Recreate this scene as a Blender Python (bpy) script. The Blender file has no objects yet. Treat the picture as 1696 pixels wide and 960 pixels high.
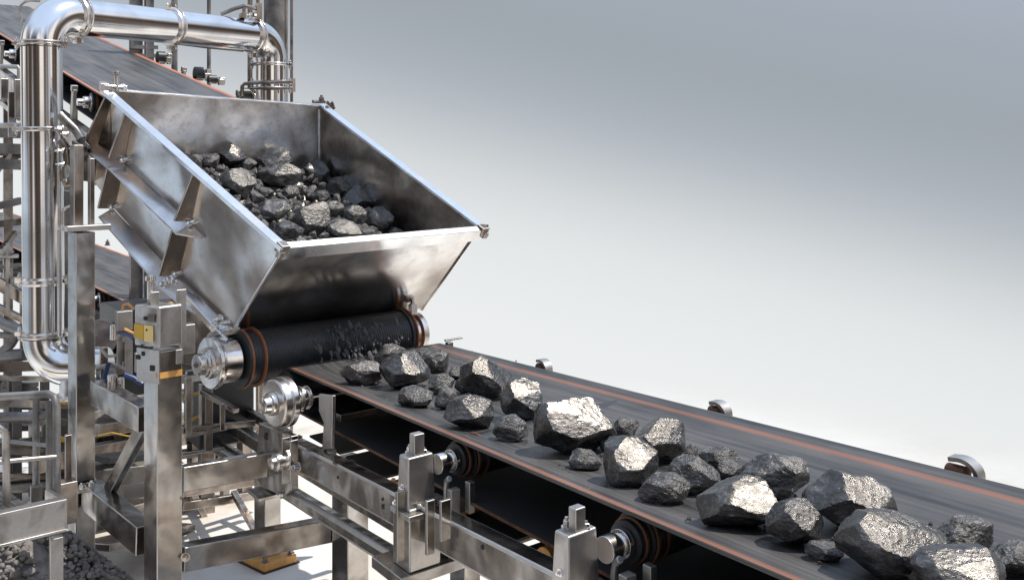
import bpy, bmesh, math, random
import numpy as np
from mathutils import Vector, Matrix, noise

sc = bpy.context.scene
R = math.radians

# ------------------------------------------------------------------ camera
F = 1800.0; CX = 848.0; HY = 240.0          # focal length and horizon of the photograph, in its pixels
cam_d = bpy.data.cameras.new("camera"); cam = bpy.data.objects.new("camera", cam_d)
sc.collection.objects.link(cam); sc.camera = cam
cam_d.sensor_width = 36; cam_d.lens = 36 * F / 1696
cam_d.shift_y = -(480 - HY) / 1696
cam_d.clip_start = 0.05; cam_d.clip_end = 500
cam.location = (0, 0, 0); cam.rotation_euler = (R(90), 0, 0)

# ------------------------------------------------------------------ sun, sky, exposure
SUN = Vector((0.44, 0.05, 0.89)).normalized()      # direction towards the sun
sun_d = bpy.data.lights.new("sun", 'SUN'); sun = bpy.data.objects.new("sun", sun_d)
sc.collection.objects.link(sun)
sun_d.energy = 4.6; sun_d.angle = R(0.5); sun_d.color = (1.0, 0.93, 0.83)
sun.rotation_euler = SUN.to_track_quat('Z', 'Y').to_euler()
sun.location = (6, 2, 8)
sc.view_settings.view_transform = 'Standard'; sc.view_settings.look = 'None'
sc.view_settings.exposure = 0; sc.view_settings.gamma = 1

w = bpy.data.worlds.new("World"); sc.world = w; w.use_nodes = True
nt = w.node_tree; nt.nodes.clear()
def N(t, **k):
    n = nt.nodes.new(t)
    for a, b in k.items(): setattr(n, a, b)
    return n
L = lambda a, b: nt.links.new(a, b)
out = N('ShaderNodeOutputWorld')
sky = N('ShaderNodeTexSky'); sky.sky_type = 'NISHITA'; sky.sun_disc = False
sky.sun_elevation = math.asin(SUN.z); sky.sun_rotation = math.atan2(SUN.x, SUN.y)
bg1 = N('ShaderNodeBackground'); bg1.inputs[1].default_value = 0.05
tc = N('ShaderNodeTexCoord'); sep = N('ShaderNodeSeparateXYZ'); L(tc.outputs['Generated'], sep.inputs[0])
def math_(op, a, b):
    m = N('ShaderNodeMath', operation=op)
    for i, v in enumerate((a, b)):
        if isinstance(v, (int, float)): m.inputs[i].default_value = v
        else: L(v, m.inputs[i])
    return m.outputs[0]
nz = N('ShaderNodeTexNoise'); nz.inputs['Scale'].default_value = 1.7; nz.inputs['Detail'].default_value = 2
L(tc.outputs['Generated'], nz.inputs['Vector'])
# cloud bank: its lower border hangs lower towards the right
zz = math_('ADD', sep.outputs[2], math_('MULTIPLY', sep.outputs[0], 0.24))
zz = math_('ADD', zz, math_('MULTIPLY', math_('SUBTRACT', nz.outputs[0], 0.5), 0.03))
mr = N('ShaderNodeMapRange'); L(zz, mr.inputs[0]); mr.inputs[1].default_value = -0.25; mr.inputs[2].default_value = 0.75
ramp = N('ShaderNodeValToRGB'); L(mr.outputs[0], ramp.inputs[0])
cr = ramp.color_ramp; cr.interpolation = 'B_SPLINE'
stops = [(0.0, (.86, .88, .88)), (0.09, (.845, .865, .865)), (0.175, (.77, .795, .80)), (0.22, (.65, .68, .70)), (0.258, (.52, .555, .585)), (0.295, (.42, .46, .505)),
         (0.335, (.365, .405, .45)), (0.385, (.335, .37, .41)), (0.55, (.42, .48, .57)), (0.8, (.62, .74, .92)), (1.0, (.55, .68, .90))]
cr.elements[0].position = stops[0][0]; cr.elements[0].color = (*stops[0][1], 1)
cr.elements[1].position = stops[1][0]; cr.elements[1].color = (*stops[1][1], 1)
for p, c in stops[2:]:
    e = cr.elements.new(p); e.color = (*c, 1)
# the blue of the open sky only shows above the cloud bank
hi = N('ShaderNodeMapRange'); L(sep.outputs[2], hi.inputs[0]); hi.inputs[1].default_value = .22; hi.inputs[2].default_value = .6
sm = N('ShaderNodeMix', data_type='RGBA'); L(hi.outputs[0], sm.inputs[0]); sm.inputs[6].default_value = (0, 0, 0, 1); L(sky.outputs[0], sm.inputs[7]); L(sm.outputs[2], bg1.inputs[0])
# behind the camera: made-up brown and bright patches, added for the steel to mirror
mpw = N('ShaderNodeMapping'); mpw.inputs['Scale'].default_value = (1, 1, .55); L(tc.outputs['Generated'], mpw.inputs[0])
n2 = N('ShaderNodeTexNoise'); n2.inputs['Scale'].default_value = 2.6; n2.inputs['Detail'].default_value = 1.6
L(mpw.outputs[0], n2.inputs['Vector'])
r2 = N('ShaderNodeValToRGB'); L(n2.outputs[0], r2.inputs[0])
r2.color_ramp.elements[0].position = 0.42; r2.color_ramp.elements[0].color = (.05, .037, .028, 1)
r2.color_ramp.elements[1].position = 0.60; r2.color_ramp.elements[1].color = (1.05, .93, .82, 1)
e = r2.color_ramp.elements.new(0.49); e.color = (.22, .165, .125, 1); e = r2.color_ramp.elements.new(0.545); e.color = (.40, .47, .58, 1)
back = N('ShaderNodeMapRange'); L(sep.outputs[1], back.inputs[0])
back.inputs[1].default_value = 0.70; back.inputs[2].default_value = 0.35; back.inputs[3].default_value = 0; back.inputs[4].default_value = 1
low = N('ShaderNodeMapRange'); L(sep.outputs[2], low.inputs[0])
low.inputs[1].default_value = 0.62; low.inputs[2].default_value = 0.30; low.inputs[3].default_value = 0; low.inputs[4].default_value = 1
fac = math_('MULTIPLY', back.outputs[0], low.outputs[0])
mx = N('ShaderNodeMix', data_type='RGBA'); L(fac, mx.inputs[0]); L(ramp.outputs[0], mx.inputs[6]); L(r2.outputs[0], mx.inputs[7])
# unseen bluish band on the left, added to tint reflections in the hopper wall
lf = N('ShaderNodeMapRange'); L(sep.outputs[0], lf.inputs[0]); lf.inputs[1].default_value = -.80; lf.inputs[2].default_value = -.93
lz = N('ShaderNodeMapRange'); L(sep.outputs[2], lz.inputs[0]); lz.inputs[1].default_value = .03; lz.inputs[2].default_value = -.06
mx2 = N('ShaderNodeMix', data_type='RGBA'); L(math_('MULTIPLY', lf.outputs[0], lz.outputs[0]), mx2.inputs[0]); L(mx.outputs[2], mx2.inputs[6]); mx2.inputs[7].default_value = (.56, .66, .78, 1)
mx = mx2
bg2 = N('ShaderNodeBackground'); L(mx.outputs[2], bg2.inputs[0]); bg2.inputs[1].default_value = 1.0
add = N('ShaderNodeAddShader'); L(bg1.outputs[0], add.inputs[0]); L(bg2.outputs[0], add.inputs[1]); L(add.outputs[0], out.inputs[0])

# ------------------------------------------------------------------ helpers
C = sc.collection
def V3(*a): return np.array(a, float)
def nrm(v): v = np.asarray(v, float); return v / np.linalg.norm(v)
def ray(px, py): return V3((px - CX) / F, 1, (HY - py) / F)
def P(px, py, Y): return ray(px, py) * Y
UP = V3(0, 0, 1)
# main belt frame: D0 runs away from the camera, CC across to the far side
D0 = nrm(ray(-124, 355.5)); CN = nrm(V3(D0[1], -D0[0], 0)); ES = -D0; EH = np.cross(CN, ES); EH = EH * np.sign(EH[2])
CC = nrm(V3(1930, 1800, 0)); CK = 1 / (CC @ CN)     # the rollers lie a little askew to the run of the belt
O = ray(470, 605) * 6.9903; W = 1.2
DH = nrm(V3(D0[0], D0[1], 0))
def B(s, c, h=0.0): return O + ES * s + CC * (c * CK) + EH * h
def V(px, py, c):                            # on the upright plane at distance c across the belt
    r = ray(px, py); return ((O + c * CN) @ CN) / (r @ CN) * r
def onplane(px, py, p0, n): r = ray(px, py); return (p0 @ n) / (r @ n) * r

class MB:
    def __init__(s): s.v = []; s.f = []
    def add(s, vs, fs):
        o = len(s.v); s.v += [tuple(map(float, v)) for v in vs]; s.f += [tuple(i + o for i in f) for f in fs]; return s
    def box(s, c, size, ax=None):
        c = np.asarray(c, float); ax = np.eye(3) if ax is None else ax
        x, y, z = [np.asarray(ax[i]) * size[i] / 2 for i in range(3)]
        vs = [c + a * x + b * y + d * z for a in (-1, 1) for b in (-1, 1) for d in (-1, 1)]
        return s.add(vs, [(0, 1, 3, 2), (4, 6, 7, 5), (0, 4, 5, 1), (2, 3, 7, 6), (0, 2, 6, 4), (1, 5, 7, 3)])
    def beam(s, a, b, wd, ht, up=UP):
        a = np.asarray(a, float); b = np.asarray(b, float); d = b - a; l = np.linalg.norm(d); d /= l
        if abs(d @ up) > .97: up = DH
        x = nrm(np.cross(d, up)); u = np.cross(x, d)
        return s.box((a + b) / 2, (l, wd, ht), (d, x, u))
    def lathe(s, p, axis, prof, n=32):
        p = np.asarray(p, float); a = nrm(axis); t = nrm(np.cross(a, UP if abs(a[2]) < .9 else V3(1, 0, 0))); b = np.cross(a, t)
        vs = []; fs = []
        for (q, r) in prof:
            for i in range(n):
                th = 2 * math.pi * i / n; vs.append(p + a * q + (t * math.cos(th) + b * math.sin(th)) * r)
        for j in range(len(prof) - 1):
            for i in range(n): k = (i + 1) % n; fs.append((j * n + i, j * n + k, (j + 1) * n + k, (j + 1) * n + i))
        fs.append(tuple(range(n))[::-1]); fs.append(tuple((len(prof) - 1) * n + i for i in range(n)))
        return s.add(vs, fs)
    def cyl(s, a, b, r, r1=None, n=24):
        a = np.asarray(a, float); b = np.asarray(b, float)
        return s.lathe(a, b - a, [(0, r), (np.linalg.norm(b - a), r if r1 is None else r1)], n)
    def tube(s, path, r, n=16):
        path = [np.asarray(p, float) for p in path]; m = len(path)
        rs = r if hasattr(r, '__len__') else [r] * m
        tn = [nrm(path[min(i + 1, m - 1)] - path[max(i - 1, 0)]) for i in range(m)]
        t = nrm(np.cross(tn[0], UP if abs(tn[0][2]) < .9 else V3(1, 0, 0)))
        vs = []; fs = []
        for i in range(m):
            t = nrm(t - tn[i] * (t @ tn[i])); b = np.cross(tn[i], t)
            for k in range(n):
                th = 2 * math.pi * k / n; vs.append(path[i] + (t * math.cos(th) + b * math.sin(th)) * rs[i])
        for j in range(m - 1):
            for i in range(n): k = (i + 1) % n; fs.append((j * n + i, j * n + k, (j + 1) * n + k, (j + 1) * n + i))
        fs.append(tuple(range(n))[::-1]); fs.append(tuple((m - 1) * n + i for i in range(n)))
        return s.add(vs, fs)
    def prism(s, pts, ext):
        pts = [np.asarray(p, float) for p in pts]; n = len(pts); e = np.asarray(ext, float)
        return s.add(pts + [p + e for p in pts], [tuple(range(n))[::-1], tuple(range(n, 2 * n))] + [(i, (i + 1) % n, n + (i + 1) % n, n + i) for i in range(n)])
    def bolt(s, p, d, r=.014, l=.014):
        p = np.asarray(p, float); d = nrm(d)
        s.lathe(p, d, [(0, r * 1.45), (l * .25, r * 1.45)], 14); s.lathe(p + d * l * .25, d, [(0, r), (l * .9, r), (l, r * .8)], 6)
        return s.lathe(p + d * l * 1.25, d, [(0, r * .5), (l * .5, r * .5)], 8)

ORG = {}
SPLIT = {'bearing_cap', 'bolt', 'stiffener', 'edge_bolt', 'anchor_bolt', 'cross_arm', 'drilled_hole', 'square_hole', 'dark_mark', 'weld_knob', 'orange_ring', 'base_flange',
         'stand_bar', 'clamp_hook', 'blue_hose', 'yellow_hose', 'tie_bar', 'roller_bracket', 'weld_seam', 'front_handrail', 'rear_handrail', 'curved_arm', 'edge_flange',
         'rail_tube', 'end_clip', 'bracket', 'pipework', 'valve_body', 'cylinder', 'shade_housing', 'pipe_bend', 'guard_rail', 'gusset', 'drum_stand', 'side_strap', 'top_bracket',
         'brass_pipe', 'latch_pin', 'clamp_lug', 'collar_plate', 'end_bracket', 'cross_bar'}
def pieces(mb):
    """separate solids of a builder; solids that touch stay together"""
    par = list(range(len(mb.v)))
    def fd(i):
        while par[i] != i: par[i] = par[par[i]]; i = par[i]
        return i
    for f in mb.f:
        a = fd(f[0])
        for i in f[1:]: par[fd(i)] = a
    comp = {}
    for i in range(len(mb.v)): comp.setdefault(fd(i), []).append(i)
    cs = [(ix, np.array([mb.v[i] for i in ix])) for ix in comp.values()]
    bb = [(p.min(0) - .002, p.max(0) + .002) for _, p in cs]; gp = list(range(len(cs)))
    def fg(i):
        while gp[i] != i: i = gp[i]
        return i
    for i in range(len(cs)):
        for j in range(i):
            if (bb[i][0] <= bb[j][1]).all() and (bb[j][0] <= bb[i][1]).all(): gp[fg(i)] = fg(j)
    res = {}
    for i in range(len(cs)): res.setdefault(fg(i), []).extend(cs[i][0])
    out_ = []
    for ix in res.values():
        ix = sorted(ix); mp = {k: n for n, k in enumerate(ix)}; m2 = MB(); m2.v = [mb.v[i] for i in ix]
        m2.f = [tuple(mp[i] for i in f) for f in mb.f if f[0] in mp]; out_.append(m2)
    return out_
def build(name, mb, mat, parent=None, bevel=0.0, smooth=35, seg=2):
    if name in SPLIT and parent:
        obs = [build1(name, m2, mat, parent, bevel, smooth, seg) for m2 in pieces(mb)]
        return obs[0]
    return build1(name, mb, mat, parent, bevel, smooth, seg)
def build1(name, mb, mat, parent=None, bevel=0.0, smooth=35, seg=2):
    me = bpy.data.meshes.new(name)
    o3 = ORG.get(parent.name, (0, 0, 0)) if parent else (0, 0, 0)
    me.from_pydata([(v[0] - o3[0], v[1] - o3[1], v[2] - o3[2]) for v in mb.v], [], mb.f)
    bm = bmesh.new(); bm.from_mesh(me); bmesh.ops.recalc_face_normals(bm, faces=bm.faces); bm.to_mesh(me); bm.free()
    me.materials.append(mat)
    if smooth:
        me.shade_smooth(); me.set_sharp_from_angle(angle=R(smooth))
    o = bpy.data.objects.new(name, me); C.objects.link(o)
    if parent: o.parent = parent
    ORG[o.name] = o3
    if bevel:
        b = o.modifiers.new('bevel', 'BEVEL'); b.width = bevel; b.segments = seg; b.limit_method = 'ANGLE'; b.angle_limit = R(40)
        b.harden_normals = True
        if mat in EDGED: me.materials.append(M['edge']); b.material = 1      # edge highlights painted as a brighter, rubbed steel on the bevels
    return o
def thing(name, label, cat, loc, group=None):
    o = bpy.data.objects.new(name, None); C.objects.link(o); o.empty_display_size = .2
    o.location = tuple(map(float, loc)); ORG[o.name] = tuple(map(float, loc)); o['label'] = label; o['category'] = cat
    if group: o['group'] = group
    return o
def tag(o, label, cat, group=None, kind=None):
    o['label'] = label; o['category'] = cat
    if group: o['group'] = group
    if kind: o['kind'] = kind
    return o

# ------------------------------------------------------------------ materials
def newmat(name):
    m = bpy.data.materials.new(name); m.use_nodes = True; t = m.node_tree
    return m, t, t.nodes['Principled BSDF']
def nd(t, k, **a):
    n = t.nodes.new(k)
    for x, y in a.items():
        if x in n.inputs: n.inputs[x].default_value = y
        else: setattr(n, x, y)
    return n
def rampn(t, src, st):
    r = t.nodes.new('ShaderNodeValToRGB'); t.links.new(src, r.inputs[0]); e = r.color_ramp.elements
    for i, (p, c) in enumerate(st):
        c = c if hasattr(c, '__len__') else (c, c, c)
        if i < 2: e[i].position = p; e[i].color = (*c, 1)
        else: k = e.new(p); k.color = (*c, 1)
    return r.outputs[0]
def steel(name, dark, light, rough=(.2, .42), wav=.35, scale=3.0, metallic=1.0, stain=.5, stretch=(1, 1, 1), fine=.05):
    m, t, b = newmat(name); K = t.links.new
    co = nd(t, 'ShaderNodeTexCoord'); mp = nd(t, 'ShaderNodeMapping'); mp.inputs['Scale'].default_value = stretch
    K(co.outputs['Object'], mp.inputs[0])
    n1 = nd(t, 'ShaderNodeTexNoise', Scale=scale, Detail=2.5, Roughness=.5, Distortion=.5); K(mp.outputs[0], n1.inputs['Vector'])
    n2 = nd(t, 'ShaderNodeTexNoise', Scale=scale * 9, Detail=5, Roughness=.7); K(mp.outputs[0], n2.inputs['Vector'])
    c1 = rampn(t, n1.outputs[0], [(.34, dark), (.56, light)])
    c2 = rampn(t, n2.outputs[0], [(.24, (1 - stain * .6, 1 - stain * .68, 1 - stain * .75)), (.52, (1, 1, 1))])
    mu = nd(t, 'ShaderNodeMix', data_type='RGBA', blend_type='MULTIPLY'); mu.inputs[0].default_value = 1
    K(c1, mu.inputs[6]); K(c2, mu.inputs[7]); K(mu.outputs[2], b.inputs['Base Color'])
    mr = nd(t, 'ShaderNodeMapRange'); K(n1.outputs[0], mr.inputs[0]); mr.inputs[1].default_value = .7; mr.inputs[2].default_value = .3
    mr.inputs[3].default_value = rough[0]; mr.inputs[4].default_value = rough[1]; K(mr.outputs[0], b.inputs['Roughness'])
    b.inputs['Metallic'].default_value = metallic
    n3 = nd(t, 'ShaderNodeTexNoise', Scale=scale * .9, Detail=2); K(mp.outputs[0], n3.inputs['Vector'])
    b1 = nd(t, 'ShaderNodeBump', Strength=wav, Distance=.06); K(n3.outputs[0], b1.inputs['Height'])
    b2 = nd(t, 'ShaderNodeBump', Strength=fine, Distance=.003); K(n2.outputs[0], b2.inputs['Height']); K(b1.outputs[0], b2.inputs['Normal'])
    K(b2.outputs[0], b.inputs['Normal'])
    return m
M = {}; EDGED = []
M['steel'] = steel('mottled_steel', (.18, .155, .135), (.53, .505, .475), rough=(.15, .30), scale=3.5, stain=.3)
M['hopper'] = steel('hopper_steel', (.30, .26, .23), (.77, .755, .74), rough=(.13, .28), wav=.4, scale=1.6, stain=.35)
M['inner'] = steel('worn_inner_steel', (.28, .24, .21), (.82, .82, .82), rough=(.16, .38), wav=.5, scale=2.0, stain=.6)
M['rim'] = steel('bright_rim_steel', (.70, .70, .71), (.92, .93, .94), rough=(.14, .28), wav=.25, scale=3, stain=.2)
M['edge'] = steel('highlight_edge_steel', (.42, .40, .38), (.62, .61, .60), rough=(.42, .55), wav=.05, scale=3, stain=.1)
M['pipe'] = steel('polished_pipe_steel', (.54, .53, .52), (.86, .86, .86), rough=(.10, .18), wav=.03, scale=1.6, stain=.05, fine=.0)
M['mach'] = steel('machined_steel', (.52, .48, .44), (.84, .81, .78), rough=(.18, .30), wav=.04, scale=6, stain=.2, fine=.02)
M['frame'] = steel('frame_steel', (.14, .11, .09), (.40, .35, .31), rough=(.20, .36), wav=.3, scale=4, stain=.4)
M['cast'] = steel('cast_bracket_steel', (.30, .28, .26), (.54, .52, .50), rough=(.34, .48), wav=.12, scale=6, stain=.25)
M['far'] = steel('galvanised_grey', (.15, .145, .14), (.32, .31, .30), rough=(.4, .55), wav=.2, scale=3, metallic=.6)
M['ribst'] = steel('shade_brown_rib_steel', (.20, .155, .12), (.42, .35, .29), rough=(.18, .30), wav=.3, scale=3, stain=.3)  # hopper steel in darker brown, painting the ribs as shaded
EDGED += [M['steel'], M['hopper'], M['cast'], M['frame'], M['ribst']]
def plain(name, col, rough=.5, metal=0, var=.25, scale=8, bump=.15):
    m, t, b = newmat(name); K = t.links.new
    co = nd(t, 'ShaderNodeTexCoord'); n1 = nd(t, 'ShaderNodeTexNoise', Scale=scale, Detail=6, Roughness=.65); K(co.outputs['Object'], n1.inputs['Vector'])
    d = tuple(x * (1 - var) for x in col); u = tuple(min(1, x * (1 + var)) for x in col)
    K(rampn(t, n1.outputs[0], [(.3, d), (.7, u)]), b.inputs['Base Color'])
    b.inputs['Roughness'].default_value = rough; b.inputs['Metallic'].default_value = metal
    bp = nd(t, 'ShaderNodeBump', Strength=bump, Distance=.01); K(n1.outputs[0], bp.inputs['Height']); K(bp.outputs[0], b.inputs['Normal'])
    return m
M['rubber'] = plain('black_rubber', (.022, .024, .027), .42, scale=20)
M['shade_carcass'] = plain('shade_black_carcass', (.010, .010, .011), .6, scale=12)  # inner belt rubber, blackened for the shade in and under the loop
M['orange'] = plain('orange_rubber', (.28, .10, .04), .5, var=.35, scale=12)
M['rust'] = plain('rust_brown', (.13, .055, .028), .6, var=.5, scale=14)
M['yellow'] = plain('yellow_paint', (.55, .34, .03), .5, var=.12, scale=6)
M['paleyellow'] = plain('faded_yellow', (.72, .55, .22), .6, var=.12, scale=20)
M['hole'] = plain('dark_opening', (.02, .018, .016), .8)
M['tape'] = plain('amber_tape', (.70, .36, .10), .5)
M['blue'] = plain('blue_cable', (.02, .05, .16), .4)
def beltmat(name, W_, near=(.004, .040), far=(1.10, 1.132), base=.033, oc=(.21, .09, .055)):
    m, t, b = newmat(name); K = t.links.new
    uv = nd(t, 'ShaderNodeUVMap'); sp = nd(t, 'ShaderNodeSeparateXYZ'); K(uv.outputs[0], sp.inputs[0])
    mp = nd(t, 'ShaderNodeMapping'); mp.inputs['Scale'].default_value = (.35, 26, 1); K(uv.outputs[0], mp.inputs[0])
    n1 = nd(t, 'ShaderNodeTexNoise', Scale=1, Detail=4, Roughness=.6); K(mp.outputs[0], n1.inputs['Vector'])
    mp2 = nd(t, 'ShaderNodeMapping'); mp2.inputs['Scale'].default_value = (1.1, 5, 1); K(uv.outputs[0], mp2.inputs[0])
    n2 = nd(t, 'ShaderNodeTexNoise', Scale=1, Detail=5, Roughness=.6); K(mp2.outputs[0], n2.inputs['Vector'])
    avg = nd(t, 'ShaderNodeMath', operation='ADD'); K(n1.outputs[0], avg.inputs[0]); K(n2.outputs[0], avg.inputs[1])
    hv = nd(t, 'ShaderNodeMath', operation='MULTIPLY'); K(avg.outputs[0], hv.inputs[0]); hv.inputs[1].default_value = .5
    c0 = rampn(t, hv.outputs[0], [(.38, (base * .38, base * .42, base * .47)), (.60, (base * 2.7, base * 2.55, base * 2.45))])
    def band(a, z, soft=.008):
        r1 = nd(t, 'ShaderNodeMapRange'); K(sp.outputs[1], r1.inputs[0]); r1.inputs[1].default_value = a - soft; r1.inputs[2].default_value = a + soft
        r2 = nd(t, 'ShaderNodeMapRange'); K(sp.outputs[1], r2.inputs[0]); r2.inputs[1].default_value = z + soft; r2.inputs[2].default_value = z - soft
        q = nd(t, 'ShaderNodeMath', operation='MULTIPLY'); K(r1.outputs[0], q.inputs[0]); K(r2.outputs[0], q.inputs[1]); return q.outputs[0]
    q = nd(t, 'ShaderNodeMath', operation='ADD'); K(band(*near), q.inputs[0]); K(band(*far), q.inputs[1])
    nn = nd(t, 'ShaderNodeMapRange'); K(n1.outputs[0], nn.inputs[0]); nn.inputs[1].default_value = .25; nn.inputs[2].default_value = .5; nn.inputs[3].default_value = .45
    q2 = nd(t, 'ShaderNodeMath', operation='MULTIPLY'); K(q.outputs[0], q2.inputs[0]); K(nn.outputs[0], q2.inputs[1])
    oc_ = rampn(t, n2.outputs[0], [(.3, tuple(x * .75 for x in oc)), (.7, tuple(min(1, x * 1.2) for x in oc))])
    mx = nd(t, 'ShaderNodeMix', data_type='RGBA'); K(q2.outputs[0], mx.inputs[0]); K(c0, mx.inputs[6]); K(oc_, mx.inputs[7])
    K(mx.outputs[2], b.inputs['Base Color'])
    rr = nd(t, 'ShaderNodeMapRange'); K(n1.outputs[0], rr.inputs[0]); rr.inputs[3].default_value = .38; rr.inputs[4].default_value = .6
    K(rr.outputs[0], b.inputs['Roughness'])
    bp = nd(t, 'ShaderNodeBump', Strength=.25, Distance=.004); K(n1.outputs[0], bp.inputs['Height']); K(bp.outputs[0], b.inputs['Normal'])
    return m
M['belt'] = beltmat('belt_rubber', W)
M['belt_bg'] = beltmat('far_belt_rubber', W, near=(-.01, .03), far=(1.17, 1.21), base=.04, oc=(.52, .17, .08))

def rockmat(name, gloss):
    m, t, b = newmat(name); K = t.links.new
    co = nd(t, 'ShaderNodeTexCoord'); oi = nd(t, 'ShaderNodeObjectInfo')
    ad = nd(t, 'ShaderNodeVectorMath', operation='ADD'); K(co.outputs['Object'], ad.inputs[0])
    sc_ = nd(t, 'ShaderNodeMath', operation='MULTIPLY'); K(oi.outputs['Random'], sc_.inputs[0]); sc_.inputs[1].default_value = 37
    K(sc_.outputs[0], ad.inputs[1])
    n1 = nd(t, 'ShaderNodeTexNoise', Scale=2.0, Detail=6, Roughness=.6, Distortion=.4); K(ad.outputs[0], n1.inputs['Vector'])
    n2 = nd(t, 'ShaderNodeTexNoise', Scale=11, Detail=6, Roughness=.72); K(ad.outputs[0], n2.inputs['Vector'])
    vo = nd(t, 'ShaderNodeTexVoronoi', Scale=7, feature='F1'); K(ad.outputs[0], vo.inputs['Vector'])
    v2 = nd(t, 'ShaderNodeTexVoronoi', Scale=26, feature='F1'); K(ad.outputs[0], v2.inputs['Vector'])
    c1 = rampn(t, n1.outputs[0], [(.38, (.012, .013, .015)), (.50, (.028, .029, .032)), (.64, (.075, .075, .08))] if gloss else [(.38, (.015, .016, .018)), (.50, (.042, .043, .046)), (.64, (.125, .125, .128))])
    c2 = rampn(t, n2.outputs[0], [(.36, (.55, .55, .56)), (.55, (1.1, 1.1, 1.1)), (.66, (1.9, 1.87, 1.8))])
    mu = nd(t, 'ShaderNodeMix', data_type='RGBA', blend_type='MULTIPLY'); mu.inputs[0].default_value = 1; mu.clamp_result = False
    K(c1, mu.inputs[6]); K(c2, mu.inputs[7]); K(mu.outputs[2], b.inputs['Base Color'])
    rr = nd(t, 'ShaderNodeMapRange'); K(n2.outputs[0], rr.inputs[0]); rr.inputs[1].default_value = .35; rr.inputs[2].default_value = .65
    rr.inputs[3].default_value = .15 if gloss else .27; rr.inputs[4].default_value = .29 if gloss else .46
    if gloss:
        pt = nd(t, 'ShaderNodeTexNoise', Scale=3.6, Detail=5, Roughness=.65); K(ad.outputs[0], pt.inputs['Vector'])
        pm = nd(t, 'ShaderNodeMapRange'); K(pt.outputs[0], pm.inputs[0]); pm.inputs[1].default_value = .47; pm.inputs[2].default_value = .56; pm.inputs[4].default_value = .16
        ra = nd(t, 'ShaderNodeMath', operation='ADD'); K(rr.outputs[0], ra.inputs[0]); K(pm.outputs[0], ra.inputs[1]); rr = ra
    K(rr.outputs[0], b.inputs['Roughness'])
    b.inputs['Metallic'].default_value = .22 if gloss else .05
    b.inputs['Specular IOR Level'].default_value = 1.0
    b.inputs['Specular Tint'].default_value = (1.0, .93, .84, 1)
    h = None
    for src, k in ((n1.outputs[0], .8), (n2.outputs[0], .30), (vo.outputs[0], .35), (v2.outputs[0], .10)):
        q = nd(t, 'ShaderNodeMath', operation='MULTIPLY'); K(src, q.inputs[0]); q.inputs[1].default_value = k
        if h is None: h = q
        else:
            p = nd(t, 'ShaderNodeMath', operation='ADD'); K(h.outputs[0], p.inputs[0]); K(q.outputs[0], p.inputs[1]); h = p
    bp = nd(t, 'ShaderNodeBump', Strength=1.0, Distance={0: .0085, 1: .0034, 2: .0060}[gloss]); K(h.outputs[0], bp.inputs['Height']); K(bp.outputs[0], b.inputs['Normal'])
    return m
M['rock'] = rockmat('dull_ore', 0); M['glint'] = rockmat('glinting_ore', 1); M['spark'] = rockmat('sparkling_ore', 2)

# ------------------------------------------------------------------ the setting
FLOOR = -3.1
def floor_mat():
    m, t, b = newmat('pale_concrete'); K = t.links.new
    co = nd(t, 'ShaderNodeTexCoord')
    n1 = nd(t, 'ShaderNodeTexNoise', Scale=.7, Detail=8, Roughness=.6); K(co.outputs['Object'], n1.inputs['Vector'])
    n2 = nd(t, 'ShaderNodeTexNoise', Scale=9, Detail=6, Roughness=.7); K(co.outputs['Object'], n2.inputs['Vector'])
    c1 = rampn(t, n1.outputs[0], [(.34, (.40, .34, .27)), (.47, (.60, .56, .50)), (.58, (.70, .69, .67))])
    c2 = rampn(t, n2.outputs[0], [(.3, (.9, .89, .87)), (.5, (1, 1, 1))])
    mu = nd(t, 'ShaderNodeMix', data_type='RGBA', blend_type='MULTIPLY'); mu.inputs[0].default_value = 1
    K(c1, mu.inputs[6]); K(c2, mu.inputs[7]); K(mu.outputs[2], b.inputs['Base Color'])
    b.inputs['Roughness'].default_value = .7
    ln = nd(t, 'ShaderNodeVectorMath', operation='DISTANCE'); K(co.outputs['Object'], ln.inputs[0]); ln.inputs[1].default_value = (-1.5, 6.8, FLOOR)
    mr = nd(t, 'ShaderNodeMapRange'); K(ln.outputs['Value'], mr.inputs[0]); mr.inputs[1].default_value = 8.5; mr.inputs[2].default_value = 3.0; mr.interpolation_type = 'SMOOTHSTEP'
    K(mr.outputs[0], b.inputs['Alpha'])
    return m
g = MB(); n_ = 96
g.add([(-1.5, 6.8, FLOOR)] + [(-1.5 + 9 * math.cos(2 * math.pi * i / n_), 6.8 + 9 * math.sin(2 * math.pi * i / n_), FLOOR) for i in range(n_)],
      [(0, 1 + i, 1 + (i + 1) % n_) for i in range(n_)])
o = build('ground', g, floor_mat(), smooth=0); tag(o, 'pale concrete yard floor fading into white mist', 'ground', kind='structure')

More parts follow.
